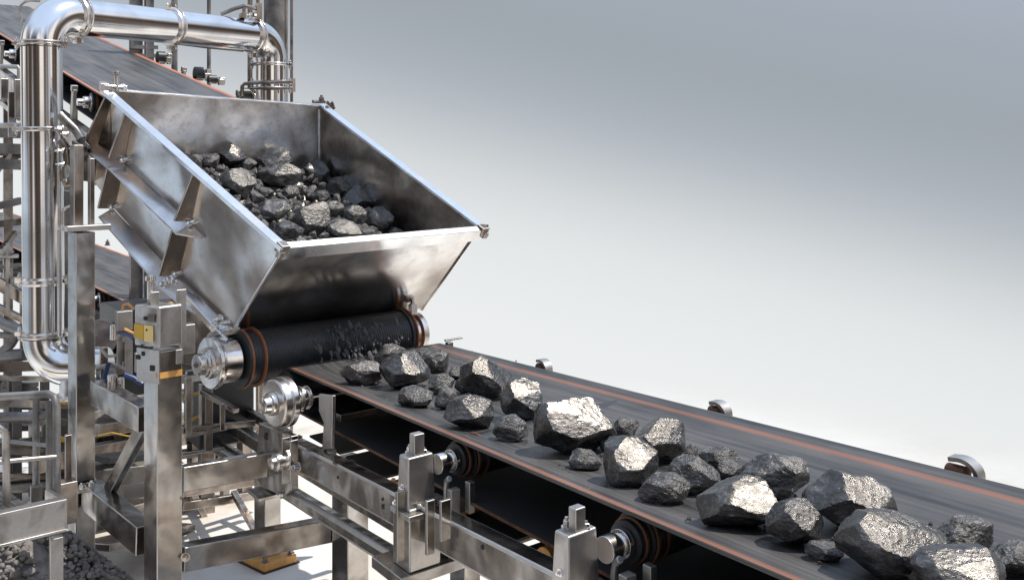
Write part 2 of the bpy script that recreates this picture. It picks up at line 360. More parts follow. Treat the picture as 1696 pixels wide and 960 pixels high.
# ------------------------------------------------------------------ belt loops
def belt_loop(name, mat, parent, fr, s0, s1, Rr, W_=W, trough=.035, t=.014, ns=28):
    """fr(s,c,h) frame; loop from tail pulley at s0 to head pulley at s1, pulleys of radius Rr below"""
    path = []
    for i in range(ns + 1): path.append((s0 + (s1 - s0) * i / ns, 0.0, 1.0, 0, 1))
    for i in range(1, 12): a = math.pi * i / 12; path.append((s1 + Rr * math.sin(a), -Rr + Rr * math.cos(a), 0.0, math.sin(a), math.cos(a)))
    for i in range(ns + 1): path.append((s1 - (s1 - s0) * i / ns, -2 * Rr, 0.0, 0, -1))
    for i in range(1, 12): a = math.pi * i / 12; path.append((s0 - Rr * math.sin(a), -Rr - Rr * math.cos(a), 0.0, -math.sin(a), -math.cos(a)))
    nc = 20; vs = []; uvs = []; m = len(path); L_ = 0; prev = None
    for (s, h, tr, nx, nh) in path:
        if prev: L_ += math.hypot(s - prev[0], h - prev[1])
        prev = (s, h)
        edge = min(1, max(0, (s - s0) / .3)) * tr if tr else 0
        for k in range(nc + 1):
            c = W_ * k / nc; e = max(0, abs(c / W_ - .5) * 2 - .45) / .55
            vs.append(fr(s, c, h + trough * edge * (e * e - 1))); uvs.append((L_, c))
    for (s, h, tr, nx, nh) in path:
        edge = min(1, max(0, (s - s0) / .3)) * tr if tr else 0
        for k in range(nc + 1):
            c = W_ * k / nc; e = max(0, abs(c / W_ - .5) * 2 - .45) / .55
            vs.append(fr(s - nx * t, c, h + trough * edge * (e * e - 1) - nh * t)); uvs.append((s, .5))
    fs = []; q = nc + 1
    for i in range(m):
        j = (i + 1) % m
        for k in range(nc):
            fs.append((i * q + k, i * q + k + 1, j * q + k + 1, j * q + k))
            o2 = m * q; fs.append((o2 + i * q + k, o2 + j * q + k, o2 + j * q + k + 1, o2 + i * q + k + 1))
        for k in (0, nc): fs.append((i * q + k, j * q + k, m * q + j * q + k, m * q + i * q + k))
    mb = MB(); mb.add(vs, fs); ob = build(name, mb, mat, parent, smooth=50)
    me = ob.data; me.materials.append(M['shade_carcass']); me.materials.append(M['rust'])
    for p_ in me.polygons:
        if all(v_ >= m * q for v_ in p_.vertices):
            row = (p_.vertices[0] - m * q) // q; cols = [(v_ - m * q) % q for v_ in p_.vertices]
            p_.material_index = 1
        elif any(v_ >= m * q for v_ in p_.vertices):
            row = (p_.vertices[0] % (m * q)) // q
            if ns + 12 < row < 2 * ns + 12: p_.material_index = 2
    uvl = me.uv_layers.new(name='UVMap')
    idx = np.zeros(len(me.loops), int); me.loops.foreach_get('vertex_index', idx)
    arr = np.array(uvs)[idx]
    for p in me.polygons:                      # the seam of the loop
        ls = list(p.loop_indices); us = arr[ls, 0]
        if us.max() - us.min() > 5: arr[ls, 0] = np.where(us < 1, us + L_, us)
    uvl.data.foreach_set('uv', arr.astype(np.float32).ravel())
    return ob

# ================================================================== MAIN CONVEYOR
cv = thing('belt_conveyor', 'front black rubber belt conveyor carrying ore lumps, orange stripes along both belt edges', 'conveyor', V3(*(B(2, .6)[:2]), FLOOR))
S1 = 6.3; RT = .128; S0 = .10
belt_loop('belt', M['belt'], cv, B, S0, S1, RT)
def roller(parent, fr, s, h, r, c0, c1, name='idler_roller', ends=True):
    a, b = fr(s, c0, h), fr(s, c1, h)
    ro = build(name, MB().cyl(a, b, r, n=28), M['rubber'], parent, bevel=.006)
    if ends:
        ax = nrm(b - a); mb = MB()
        for q in (.03, .085): mb.lathe(a + ax * q, ax, [(0, r * 1.0), (.002, r * 1.06), (.016, r * 1.06), (.018, r * 1.0)], 28)
        build('orange_ring', mb, M['rust'], ro)
        mb = MB(); mb.lathe(a - ax * .11, ax, [(0, r * .38), (.05, r * .38), (.052, r * .6), (.1, r * .62), (.108, r * .7), (.1095, r * .7)], 24)
        mb.lathe(b, ax, [(0.001, r * .7), (.01, r * .6), (.05, r * .4), (.1, r * .38)], 24)
        build('bearing_cap', mb, M['mach'], ro, bevel=.002)
    return ro
# tail pulley with its stacked discs on the near side
tp = build('tail_pulley', MB().cyl(B(S0, -.02, -RT - .002), B(S0, W + .02, -RT - .002), RT - .015, n=40), M['rubber'], cv)
roller(cv, B, S1, -RT - .002, RT - .015, 0, W, 'head_pulley', False)
tc_ = V(470, 664, -.13); tc2 = V(498, 660, -.05)
mb = MB(); a0 = V(452, 668, -.24)
mb.lathe(a0, CC, [(0, .06), (.002, .130), (.010, .140), (.05, .142), (.053, .137), (.058, .137), (.061, .148), (.095, .148), (.102, .13), (.12, .12), (.125, .06), (.17, .058), (.172, .075), (.19, .075), (.192, .05), (.225, .05), (.227, .07), (.24, .07), (.242, .045), (.30, .045)], 48)
fl = build('bearing_housing', mb, M['mach'], cv, bevel=.003)
mb = MB(); mb.lathe(a0 - CC * .075, CC, [(0, .038), (.006, .048), (.045, .050), (.047, .066), (.074, .070)], 32); build('shaft_end', mb, M['mach'], fl, bevel=.003)
# small roller bracket right of the discs
p = V(541, 700, -.08); mb = MB()
mb.prism([V(528, 652, -.1), V(551, 655, -.1), V(549, 742, -.1), V(533, 745, -.1), V(536, 700, -.1), V(528, 680, -.1)], CC * .02)
mb.box(V(540, 748, -.08), (.10, .10, .03), (ES, CC, EH))
build('hanger_bracket', mb, M['cast'], cv, bevel=.003)
build('support_shaft', MB().cyl(V(500, 662, -.02), V(500, 662, -.02) + CC * .35, .035), M['frame'], cv)

# side beam (near) and its mirror on the far side
ba, bb = V(470, 717, -.12), V(1110, 1029, -.12)
bd = nrm(bb - ba); bu = np.cross(CN, bd); bu *= np.sign(bu[2])
bh, bw = .150, .10
def rect_tube(mb, a, b, wd, ht, up): return mb.beam(a, b, wd, ht, up)
sb = build('side_beam', MB().beam(ba - bu * bh / 2, bb - bu * bh / 2 + bd * 1.6, bw, bh, bu), M['steel'], cv, bevel=.012, seg=3)
mb = MB()
for (px, py, r) in ((635, 838, .012), (634, 826, .007), (652, 845, .007), (800, 905, .010), (560, 790, .008)):
    q = V(px, py, -.12 - bw / 2); mb.lathe(q - CC * .004, CC, [(0, r), (.012, r)], 12)
build('drilled_hole', mb, M['hole'], sb)
mb = MB()
for q in (.15, .60, 1.05): mb.beam(ba + bd * q + bu * .002 - CC * bw * .0, ba + bd * (q + .06) + bu * .002, bw * 1.04, .008, bu)
build('weld_seam', mb, M['frame'], sb)
fb = build('side_beam', MB().beam(ba + CC * (W + .24) - bu * bh / 2, bb + CC * (W + .24) - bu * bh / 2 + bd * 1.6, bw, bh, bu), M['steel'], cv, bevel=.012)
# lower square rails beneath the side beam
build('lower_rail', MB().beam(V(360, 741, -.12), V(656, 925, -.12), .080, .080, bu), M['steel'], cv, bevel=.022, seg=4)
build('lower_rail', MB().beam(V(395, 716, .20), V(700, 896, .20), .06, .06, bu), M['frame'], cv, bevel=.01)
build('middle_rail', MB().beam(V(300, 652, -.02), V(455, 752, -.02), .07, .09, bu), M['frame'], cv, bevel=.008)
build('middle_rail', MB().beam(V(370, 660, .12), V(480, 722, .12), .05, .07, bu), M['frame'], cv, bevel=.008)
build('middle_rail', MB().beam(V(300, 690, .2), V(420, 770, .2), .06, .05, bu), M['frame'], cv, bevel=.008)
# bracket plate where the beams start, with a round hub
pl = MB(); pl.prism([V(428, 700, -.20), V(482, 722, -.20), V(482, 812, -.20), V(470, 822, -.20), V(432, 806, -.20), V(425, 790, -.20)], CC * .05)
pb = build('joint_plate', pl, M['steel'], cv, bevel=.006)
mb = MB(); mb.lathe(V(447, 768, -.33), CC, [(0, .028), (.004, .034), (.03, .036), (.032, .05), (.06, .052), (.062, .036), (.09, .036), (.092, .062), (.125, .066)], 28)
build('hub', mb, M['mach'], pb, bevel=.002)
mb = MB(); mb.lathe(V(440, 722, -.207), CC, [(0, .022), (.014, .022)], 16); build('drilled_hole', mb, M['hole'], pb)
mb = MB(); mb.box(V(473, 762, -.235), (.02, .05, .26), (ES, CC, UP)); mb.box(V(487, 764, -.235), (.012, .05, .24), (ES, CC, UP)); build('stiffener', mb, M['steel'], pb, bevel=.003)
mb = MB(); mb.box(V(452, 812, -.12), (.26, .28, .02), (ES, CC, UP)); mb.bolt(V(495, 772, -.22), -CC, .018, .03); mb.bolt(V(466, 815, -.25), -UP, .016, .02); build('base_flange', mb, M['steel'], cv, bevel=.003)

# roller pedestals
def pedestal(x, ytop, wpx, hpx, c0, blk, axle, rr, sleeve=True, k=1.0):
    """body with tilted front, square block on top, bearing at the side, all sized from its own distance"""
    base = V(x, ytop + hpx, c0); m = base[1] / F          # metres per pixel there
    wd, ht = wpx * m * .80, hpx * m
    mb = MB(); A = [ES, CC, UP]
    def bx(s_, c_, z_): return base + ES * s_ + CC * c_ + UP * z_
    h2 = wd / 2; dp = .075 * k
    b_ = [bx(-h2 * 1.08, -dp, 0), bx(h2 * 1.08, -dp, 0), bx(h2 * 1.08, dp, 0), bx(-h2 * 1.08, dp, 0)]
    t_ = [bx(-h2 * .80, -dp * .9, ht), bx(h2 * .86, -dp * .9, ht), bx(h2 * .86, dp * .9, ht), bx(-h2 * .80, dp * .9, ht)]
    mb.add(b_ + t_, [(3, 2, 1, 0), (4, 5, 6, 7), (0, 1, 5, 4), (1, 2, 6, 5), (2, 3, 7, 6), (3, 0, 4, 7)])
    body = build('roller_pedestal', mb, M['cast'], cv, bevel=.007, seg=3)
    mb = MB(); bs, bh_ = blk[0] * m, blk[1] * m
    mb.box(bx(.01, .0, ht + bh_ / 2 - .005), (bs * .62, bs * .62, bh_), A); build('top_block', mb, M['cast'], body, bevel=.004)
    mb = MB()
    mb.bolt(bx(-h2 * .55, -.02, ht), UP, .013, .02); mb.bolt(bx(h2 * .55, .03, ht), UP, .010, .014)
    mb.bolt(bx(-.0, -dp * .96, ht * .42), -CC, .009, .010); mb.bolt(bx(-h2 * .5, -dp, ht * .12), -CC, .014, .02)
    mb.bolt(bx(h2 * 1.0, .02, ht * .08), ES, .012, .018); mb.bolt(bx(h2 * 1.3, -.02, .012), UP, .012, .014)
    build('bolt', mb, M['mach'], body)
    # foot plate, and the sleeve that clamps the side beam
    mb = MB(); mb.box(bx(.02, .03, -.010), (wd * 1.75, .26 * k, .022), A); build('foot_plate', mb, M['cast'], cv, bevel=.003)
    ax = V(axle[0], axle[1], c0 + .13 * k)
    mb = MB(); mb.lathe(ax - CC * .06, CC, [(0, .018), (.002, .044), (.05, .046), (.052, .036), (.075, .036), (.077, .05), (.10, .05)], 28)
    build('bearing', mb, M['mach'], body, bevel=.002)
    rx = ax + CC * .045
    ro = build('idler_roller', MB().lathe(rx, CC, [(0, rr * .5), (.004, rr * .80), (.05, rr * .86), (.054, rr), (W + .0, rr), (W + .02, rr * .8)], 36), M['rubber'], cv)
    mb = MB()
    for q, f_ in ((.022, .86), (.062, 1.03), (.115, 1.03)): mb.lathe(rx + CC * q, CC, [(0, rr * f_), (.003, rr * (f_ + .05)), (.012, rr * (f_ + .05)), (.015, rr * f_)], 36)
    build('orange_ring', mb, M['rust'], ro)
    # cross bar running under the belt
    mb = MB(); q0 = bx(h2 * 1.6, .16, -.02); mb.beam(q0, q0 + CC * (W + .0), .05, .055, UP); build('cross_bar', mb, M['cast'], cv, bevel=.004)
    # hook clamps inside
    mb = MB(); q1 = bx(h2 * 2.1, .10, .03); mb.tube([q1 - UP * .05, q1 + UP * .05, q1 + UP * .085 + ES * .01, q1 + UP * .10 + ES * .035], .013, 10); mb.box(q1 + ES * .075 + UP * .01, (.045, .05, .11), A); mb.box(q1 + ES * .13 + UP * .03 + CC * .06, (.045, .03, .13), A)
    build('clamp_hook', mb, M['cast'], cv, bevel=.003)
    return base, m
p1, m1 = pedestal(689, 750, 58, 86, -.15, (34, 36), (740, 764), .088)
p2, m2 = pedestal(953, 874, 66, 110, -.15, (38, 40), (1020, 903), .088)
pb3, m3 = pedestal(1420, 1110, 80, 140, -.15, (40, 44), (1500, 1140), .088)
# sleeve under pedestal 1 down to the outrigger plate
A = [ES, CC, UP]; ya = R(46); A2 = [V3(math.sin(ya), -math.cos(ya), 0), V3(math.cos(ya), math.sin(ya), 0), UP]
mb = MB(); q = V(690, 880, -.14); mb.box(q, (.19, .17, .27), A); sl = build('clamp_sleeve', mb, M['steel'], cv, bevel=.008, seg=3)
mb = MB(); mb.box(V(664, 870, -.235), (.022, .05, .30), A); mb.box(V(712, 872, -.235), (.022, .04, .22), A); mb.box(V(737, 860, -.21), (.02, .05, .16), A); build('stiffener', mb, M['steel'], sl, bevel=.003)
mb = MB(); q = V(693, 930, -.10); mb.box(q, (.34, .36, .05), A); build('outrigger_plate', mb, M['steel'], cv, bevel=.004)
mb = MB(); mb.box(V(690, 1030, -.05), (.07, .07, .55), A); build('hanger_leg', mb, M['frame'], cv, bevel=.004)
build('cross_bar', MB().beam(V(735, 925, -.0), V(735, 925, -.0) + CC * 1.3, .07, .07), M['frame'], cv, bevel=.004)
mb = MB(); mb.tube([V(648, 812, -.06), V(648, 798, -.06), V(652, 794, -.06)], .012, 8); mb.box(V(655, 812, -.06), (.04, .04, .07), A); build('clamp_hook', mb, M['tape'], cv, bevel=.002)
for (x, y, x2) in ((640, 694, 0), (560, 668, 0)):
    q = V(x - 80, y, .1); build('cross_bar', MB().beam(q, q + CC * 1.15, .05, .06), M['frame'], cv, bevel=.004)
for (x, y) in ((900, 925), (760, 842), (1090, 1000)):
    q = V(x, y, .1); build('amber_fitting', MB().lathe(q, CC, [(0, .03), (.003, .045), (.09, .045), (.093, .03)], 18), M['tape'], cv)
# small clamps standing past the far belt edge
for (x, y, k) in ((893, 612, 1.0), (1183, 686, 1.0), (1587, 788, 1.12)):
    q = V(x, y - 1, W + .05); s = .068 * k
    pts = [q + ES * (s * .9) - UP * .10 , q + ES * s + UP * .0]
    for i in range(9):
        a = math.pi * .52 * i / 8; pts.append(q + ES * (s * math.cos(a)) + UP * (s * .72 * math.sin(a)))
    pts += [q - ES * s * .6 + UP * s * .66]
    mb = MB()
    for i in range(len(pts) - 1): pass
    rad = .008
    n = len(pts); prof = []
    tn = [nrm(pts[min(i + 1, n - 1)] - pts[max(i - 1, 0)]) for i in range(n)]
    outer = [pts[i] + np.cross(CC, tn[i]) * -rad for i in range(n)]; inner = [pts[i] + np.cross(CC, tn[i]) * rad for i in range(n)]
    mb.prism(outer + inner[::-1], CC * .06)
    h_ = build('edge_clamp', mb, M['cast'], cv, bevel=.002)
    mb = MB(); mb.lathe(q - ES * s * .9 + UP * .006 + CC * .03, ES, [(0, .012), (.01, .024), (s * 1.2, .024), (s * 1.25, .012)], 16); build('orange_stud', mb, M['rust'], h_)
mb = MB(); q = V(744, 580, W + .05); mb.box(q, (.05, .05, .12), A); mb.box(q + UP * .075 + CC * .04, (.03, .16, .012), A); mb.box(q - ES * .06 - UP * .02, (.03, .03, .09), A); build('sensor_bracket', mb, M['frame'], cv, bevel=.003)
mb = MB()
for (x, y) in ((762, 580), (803, 589), (855, 599), (782, 583)): mb.bolt(V(x, y + 4, W + .03), UP, .010, .014)
build('edge_bolt', mb, M['frame'], cv)
# legs with foot plates
def leg(parent, foot, top, size, axs=A2, plate=True, mat='steel'):
    lg = build('support_leg', MB().box((foot[0], foot[1], (foot[2] + top) / 2 + .02), (size * .86, size * .86, top - foot[2] - .04), axs), M[mat], parent, bevel=.006)
    if plate:
        f_ = build('foot_plate', MB().box((foot[0], foot[1], foot[2] + .035), (size * 2.1, size * 1.7, .06), axs), M['tape'], lg, bevel=.006)
        mb = MB()
        for i in (-1, 1):
            for j in (-1, 1): mb.bolt(V3(foot[0], foot[1], foot[2] + .065) + axs[0] * i * size * .85 + axs[1] * j * size * .68, UP, .018, .05)
        build('anchor_bolt', mb, M['frame'], lg)
        build('base_pad', MB().box((foot[0], foot[1], foot[2] + .0), (size * 2.3, size * 1.9, .02), axs), M['rubber'], lg)
    return lg
l1 = P(443, 925, 8.09); l1[2] = FLOOR; leg(cv, l1, -2.42 + .1, .165)
l2 = P(580, 1000, 6.8); l2[2] = FLOOR; leg(cv, l2, -1.95, .19)
for s_, c_ in ((5.2, .1), (5.2, 1.1), (2.6, 1.15), (0.6, 1.15)):
    q = B(s_, c_); q[2] = FLOOR; leg(cv, q, -1.9, .17)
build('head_strut', MB().beam(V3(l1[0], l1[1], -2.28), V(470, 800, -.0), .12, .12), M['frame'], cv, bevel=.005)
# dark sheets added as shade under the return run, with open slots between them
for k in range(9):
    a = B(.35 + k * .66, .04, -.40); build('shade_sheet', MB().box(a + ES * .27 + CC * .6, (.56, 1.16, .012), (ES, CC, EH)), M['shade_carcass'], cv)
# drive drum above the tail of the belt
dr_s = -.20; dr_h = .055; R_D = .190
def drumc(c): return B(dr_s, c, dr_h)
prof = [(0, R_D * .55), (.002, R_D * .97), (.03, R_D), (.035, R_D * .95)]; L_d = 1.32; q = .05
while q < L_d - .05:
    prof += [(q, R_D * .93), (q + .011, R_D * .93), (q + .013, R_D * .917), (q + .017, R_D * .917)]; q += .019
prof += [(L_d - .035, R_D * .95), (L_d - .03, R_D), (L_d - .002, R_D * .97), (L_d, R_D * .5)]
DC0 = -.27
dm = build('ribbed_drum', MB().lathe(drumc(DC0), CC, prof, 64), M['rubber'], cv, smooth=30)
mb = MB()
for q in (.012, .10, L_d - .04): mb.lathe(drumc(DC0 + q), CC, [(0, R_D * .95), (.003, R_D * 1.02), (.013, R_D * 1.02), (.016, R_D * .95)], 64)
build('orange_ring', mb, M['orange'], dm)
a0 = drumc(DC0 - .19)
mb = MB(); mb.lathe(a0, CC, [(0, .05), (.002, .158), (.008, .165), (.030, .166), (.036, .160), (.05, .158), (.055, .14), (.17, .14), (.188, .12)], 56)
fl = build('drum_flange', mb, M['mach'], cv, bevel=.003)
mb = MB(); mb.lathe(a0 - CC * .085, CC, [(0, .058), (.006, .066), (.042, .068), (.044, .084), (.06, .086), (.062, .098), (.086, .10)], 48); build('hub', mb, M['mach'], fl, bevel=.003)
mb = MB(); mb.lathe(a0 - CC * .097, CC, [(0, .010), (.008, .014), (.012, .02)], 8)
build('centre_stud', mb, M['frame'], fl)
a1 = drumc(DC0 + L_d)
mb = MB(); mb.lathe(a1 + CC * .01, CC, [(0, .10), (.04, .12), (.045, .15), (.09, .15), (.10, .12), (.12, .06)], 48); build('drum_flange', mb, M['mach'], cv, bevel=.003)
mb = MB(); mb.box(a1 + CC * .06 + UP * .17, (.06, .05, .08), A); mb.bolt(a1 + CC * .06 + UP * .21, UP, .016, .03); mb.bolt(a1 + CC * .085 + UP * .17, CC, .014, .03); build('bearing_lug', mb, M['mach'], cv, bevel=.003)
mb = MB(); mb.prism([P(345, 575, 7.0), P(342, 555, 7.0), P(352, 545, 7.0), P(370, 545, 7.0), P(378, 556, 7.0), P(378, 580, 7.0)], V3(.02, .05, 0)); mb.bolt(P(357, 560, 7.0), -CC, .012, .01); build('bearing_lug', mb, M['cast'], cv, bevel=.003)
build('shade_skirt', MB().box(drumc(.55) + DH * .26 + UP * .02, (.03, 1.45, .42), (ES, CC, UP)), M['rubber'], cv)  # dark sheet added behind the drum to shut out the bright gap
# frame carrying the drum housing
mb = MB(); mb.box(P(326, 624, 7.3), (.07, .25, .05), A); mb.box(P(314, 650, 7.3), (.05, .05, .30), A); mb.box(P(338, 672, 7.35), (.09, .06, .30), A); mb.box(P(340, 712, 7.3), (.12, .30, .03), A)
build('drum_stand', mb, M['cast'], cv, bevel=.004)
mb = MB(); mb.beam(P(335, 648, 7.1), P(392, 680, 6.9), .04, .03); mb.beam(P(312, 625, 7.1), P(312, 720, 7.1), .04, .04); mb.beam(P(368, 668, 6.9), P(368, 712, 6.9), .03, .03); mb.beam(P(300, 712, 7.1), P(420, 700, 7.6), .04, .04)
mb.beam(P(345, 745, 7.3), P(345, 640, 7.3), .05, .05); mb.beam(P(300, 752, 7.3), P(370, 742, 7.7), .02, .02)
build('stand_bar', mb, M['frame'], cv, bevel=.003)
mb = MB(); mb.tube([P(305, 660, 7.6), P(330, 650, 7.6), P(352, 668, 7.6)], .014, 8); mb.tube([P(306, 700, 7.4), P(328, 690, 7.4), P(345, 700, 7.4)], .012, 8); build('yellow_hose', mb, M['yellow'], cv)

# ================================================================== HOPPER
YD, YA, YB = 6.6, 7.4, 8.6
Dp = P(470, 405, YD); Ap = P(180, 150, YA); Bp = P(530, 176, YB)
# far front corner on the line across from D
t_ = (Dp[0] - (795 - CX) / F * Dp[1]) / ((795 - CX) / F * CC[1] - CC[0]); Cp = Dp + CC * t_ + UP * .02
dp = P(388, 546, 7.02); nL = nrm(np.cross(Ap - Dp, dp - Dp)); nL = nL * (-1 if nL @ V3(0, 1, 0) > 0 else 1)
nF = nrm(np.cross(Cp - Dp, dp - Dp)); nF = nF * (-1 if nF @ V3(0, 1, 0) > 0 else 1)
cp = onplane(700, 513, Dp, nF)
def LP(px, py, off=0.0): return onplane(px, py, Dp + nL * off, nL)
hp = thing('feed_hopper', 'tilted open steel hopper full of ore above the drum of the front conveyor', 'hopper', V3(dp[0] + .3, dp[1] + .3, dp[2]))
th = .016
lw = [Ap, Dp, dp, LP(291, 458), LP(187, 343), LP(152, 296), LP(150, 232)]
def outer_inner(pts, n, name, inner=True):
    o_ = build(name, MB().prism(pts, -n * th * .5), M['hopper'], hp)
    if inner: build('wear_lining', MB().prism([p - n * (th * .5 + .001) for p in pts], -n * th * .5), M['inner'], o_)
    return o_
outer_inner(lw, nL, 'side_wall')
fw = [Dp, Cp, cp, dp]
o_ = outer_inner(fw, nF, 'front_wall')
nR = nrm(np.cross(Bp - Cp, cp - Cp)); nR = nR * (1 if nR @ CC > 0 else -1)
br = Bp + (LP(187, 343) - Ap); rw = [Bp, Cp, cp, cp + (LP(291, 458) - dp), br]
outer_inner(rw, nR, 'side_wall')
al = LP(187, 343); nB = nrm(np.cross(Bp - Ap, al - Ap)); nB = nB * (-1 if nB @ V3(0, 1, 0) < 0 else 1)
outer_inner([Ap, Bp, br, al], nB, 'back_wall')
build('floor_plate', MB().prism([LP(291, 458), al, br, cp + (LP(291, 458) - dp)], UP * .012), M['inner'], hp)
build('floor_plate', MB().prism([dp + UP * .02, LP(291, 458), cp + (LP(291, 458) - dp), cp + UP * .02], UP * .012), M['inner'], hp)
nT = nrm(np.cross(Cp - Dp, Ap - Dp)); nT = nT * (1 if nT[2] > 0 else -1)
# rims: flanges lying outward on the top edges
def rim(a, b, outw, wd, hh, name='rim'):
    o_ = nrm(outw); d = nrm(b - a); o_ = nrm(o_ - d * (o_ @ d)); z = np.cross(d, o_); z *= np.sign(z @ nT)
    return build(name, MB().prism([a - o_ * .012, a + o_ * wd, a + o_ * wd - z * hh, a - o_ * .012 - z * hh], b - a), M['rim'], hp, bevel=.004)
ud = nrm(Dp - Ap); vd = nrm(Cp - Dp)
rim(Ap - ud * .02 + nT * .012, Dp + ud * .03 + nT * .012, nL, .055, .030)
rim(Cp + ud * .03 + nT * .012, Bp - ud * .02 + nT * .012, nR, .055, .030)
fr_ = MB(); fo = nrm(nF); z = nT
fr_.prism([Dp + nT * .006 - nF * .012, Dp + nT * .006 + nF * .035, Dp - nT * .085 + nF * .035 , Dp - nT * .085 + nF * .022, Dp - nT * .02 + nF * .022, Dp - nT * .02 - nF * .012], Cp - Dp)
build('front_rim', fr_, M['rim'], hp, bevel=.004)
rim(Ap + nT * .012 + vd * .03, Bp + nT * .012 - vd * .02, nB, .045, .03)
# seam rods at the corners
build('corner_seam', MB().cyl(Dp - nT * .04 + nF * .004, dp, .014, n=12), M['rim'], hp)
build('corner_seam', MB().cyl(Bp - nR * .018 - nB * .018 - nT * .02, br - nR * .018 - nB * .018, .013, n=12), M['rim'], hp)
build('corner_seam', MB().cyl(Cp - nT * .03, cp, .010, n=12), M['rim'], hp)
def corner(p, outs, name='corner_cap'):
    mb = MB(); ax = [ud, vd, nT]; mb.box(p + outs * .02 - nT * .01, (.06, .06, .07), ax); mb.box(p + outs * .05 - nT * .035, (.035, .04, .05), ax)
    return build(name, mb, M['frame'], hp, bevel=.006)
corner(Dp, nrm(nF + nL)); corner(Cp, nrm(nF + nR))
def latch(p):
    mb = MB(); mb.cyl(p - CC * .07, p + CC * .07, .014, n=12); mb.cyl(p + CC * .02 - UP * .03, p + CC * .02 + UP * .08, .016, n=12)
    mb.lathe(p + CC * .02 + UP * .08, UP, [(0, .014), (.004, .024), (.025, .024), (.03, .014)], 12); mb.box(p - CC * .07, (.03, .05, .05), [ud, CC, UP]); mb.box(p + CC * .07, (.03, .03, .035), [ud, CC, UP])
    return build('latch_pin', mb, M['mach'], hp, bevel=.002)
latch(Ap + nT * .03 + CC * .03)
mb = MB(); q = Bp + nT * .04; mb.cyl(q - CC * .08, q + CC * .03, .014, n=10); mb.bolt(q, UP, .022, .03); mb.cyl(q + CC * .05, q + CC * .12 - UP * .05, .013, n=10); mb.bolt(q + CC * .1 - UP * .03, UP, .016, .02); build('latch_pin', mb, M['frame'], hp)
mb = MB(); q = Cp + nR * .06; mb.cyl(q - UP * .07, q + UP * .01, .022, n=14); mb.bolt(q - UP * .02, CC, .014, .02); build('latch_pin', mb, M['frame'], hp)
# stiffening ribs and flanges of the side wall
tk = .012
def rib(name, inner_pts, outer_pts):
    pts = [LP(*p) for p in inner_pts] + [LP(p[0], p[1], p[2]) for p in outer_pts][::-1]
    n = nrm(np.cross(pts[1] - pts[0], pts[-1] - pts[0])); return build(name, MB().prism([p - n * tk / 2 for p in pts], n * tk), M['hopper'], hp, bevel=.003)
dn = nrm(np.cross(nL, Dp - Ap)); dn = dn * (-1 if dn[2] > 0 else 1)      # down the wall
def ribn(name, path, depth, m='ribst'):
    sh = dn * .8 if name == 'long_flange' else -nrm(Dp - Ap) * .7
    a = [LP(*p) + nL * .001 for p in path]; pts = a + [p + (nL + sh * .55) * d for p, d in zip(a, depth)][::-1]
    n = nrm(np.cross(a[-1] - a[0], nL)); return build(name, MB().prism([p - n * tk / 2 for p in pts], n * tk), M[m], hp, bevel=.003)
ribn('rib', [(186, 163), (165, 228), (160, 246)], (.05, .085, .085))
ribn('rib', [(221, 188), (206, 262)], (.055, .10)); ribn('rib', [(204, 276), (189, 345)], (.10, .105))
ribn('rib', [(333, 290), (316, 366)], (.055, .105)); ribn('rib', [(313, 380), (294, 456)], (.105, .12))
ribn('rib', [(160, 262), (156, 300)], (.09, .09))
ribn('long_flange', [(152, 232), (206, 270), (316, 372), (338, 392)], (.09, .10, .105, .02), 'hopper')
ribn('long_flange', [(187, 345), (292, 458), (322, 490), (386, 546)], (.105, .12, .10, .05), 'hopper')
mb = MB()
for (x, y) in ((208, 264), (318, 368), (190, 342), (295, 452), (372, 538), (362, 528)):
    q = LP(x, y) + nL * .03; mb.lathe(q, nL, [(-.03, .020), (.0, .018), (.012, .014), (.018, .006)], 12)
build('weld_knob', mb, M['rim'], hp)
mb = MB(); mb.cyl(LP(166, 240) + nL * .085, LP(140, 215) + nL * .085, .018, n=12); mb.box(LP(153, 236) + nL * .09, (.07, .05, .06), (ud, nL, nT)); build('pivot_lug', mb, M['mach'], hp, bevel=.004)
# side plate below the hopper that carries it, with a bolt cluster
mb = MB(); k = .0
mb.prism([P(300, 482, 7.3), P(330, 492, 7.3), P(372, 560, 7.3), P(350, 602, 7.3), P(303, 604, 7.3)], V3(.02, .03, 0)); sp_ = build('support_plate', mb, M['steel'], hp, bevel=.004)
mb = MB(); mb.beam(P(296, 480, 6.9), P(374, 566, 6.9), .05, .02, nL); build('edge_strip', mb, M['rim'], sp_, bevel=.003)
mb = MB()
for (x, y, r) in ((366, 528, .022), (378, 534, .018), (360, 540, .016), (382, 545, .014), (285, 462, .018), (273, 470, .018), (292, 466, .014)): mb.bolt(P(x, y, 6.92), -CC, r, .03)
mb.box(P(382, 548, 6.95), (.04, .12, .04), A)
build('bolt', mb, M['mach'], sp_)

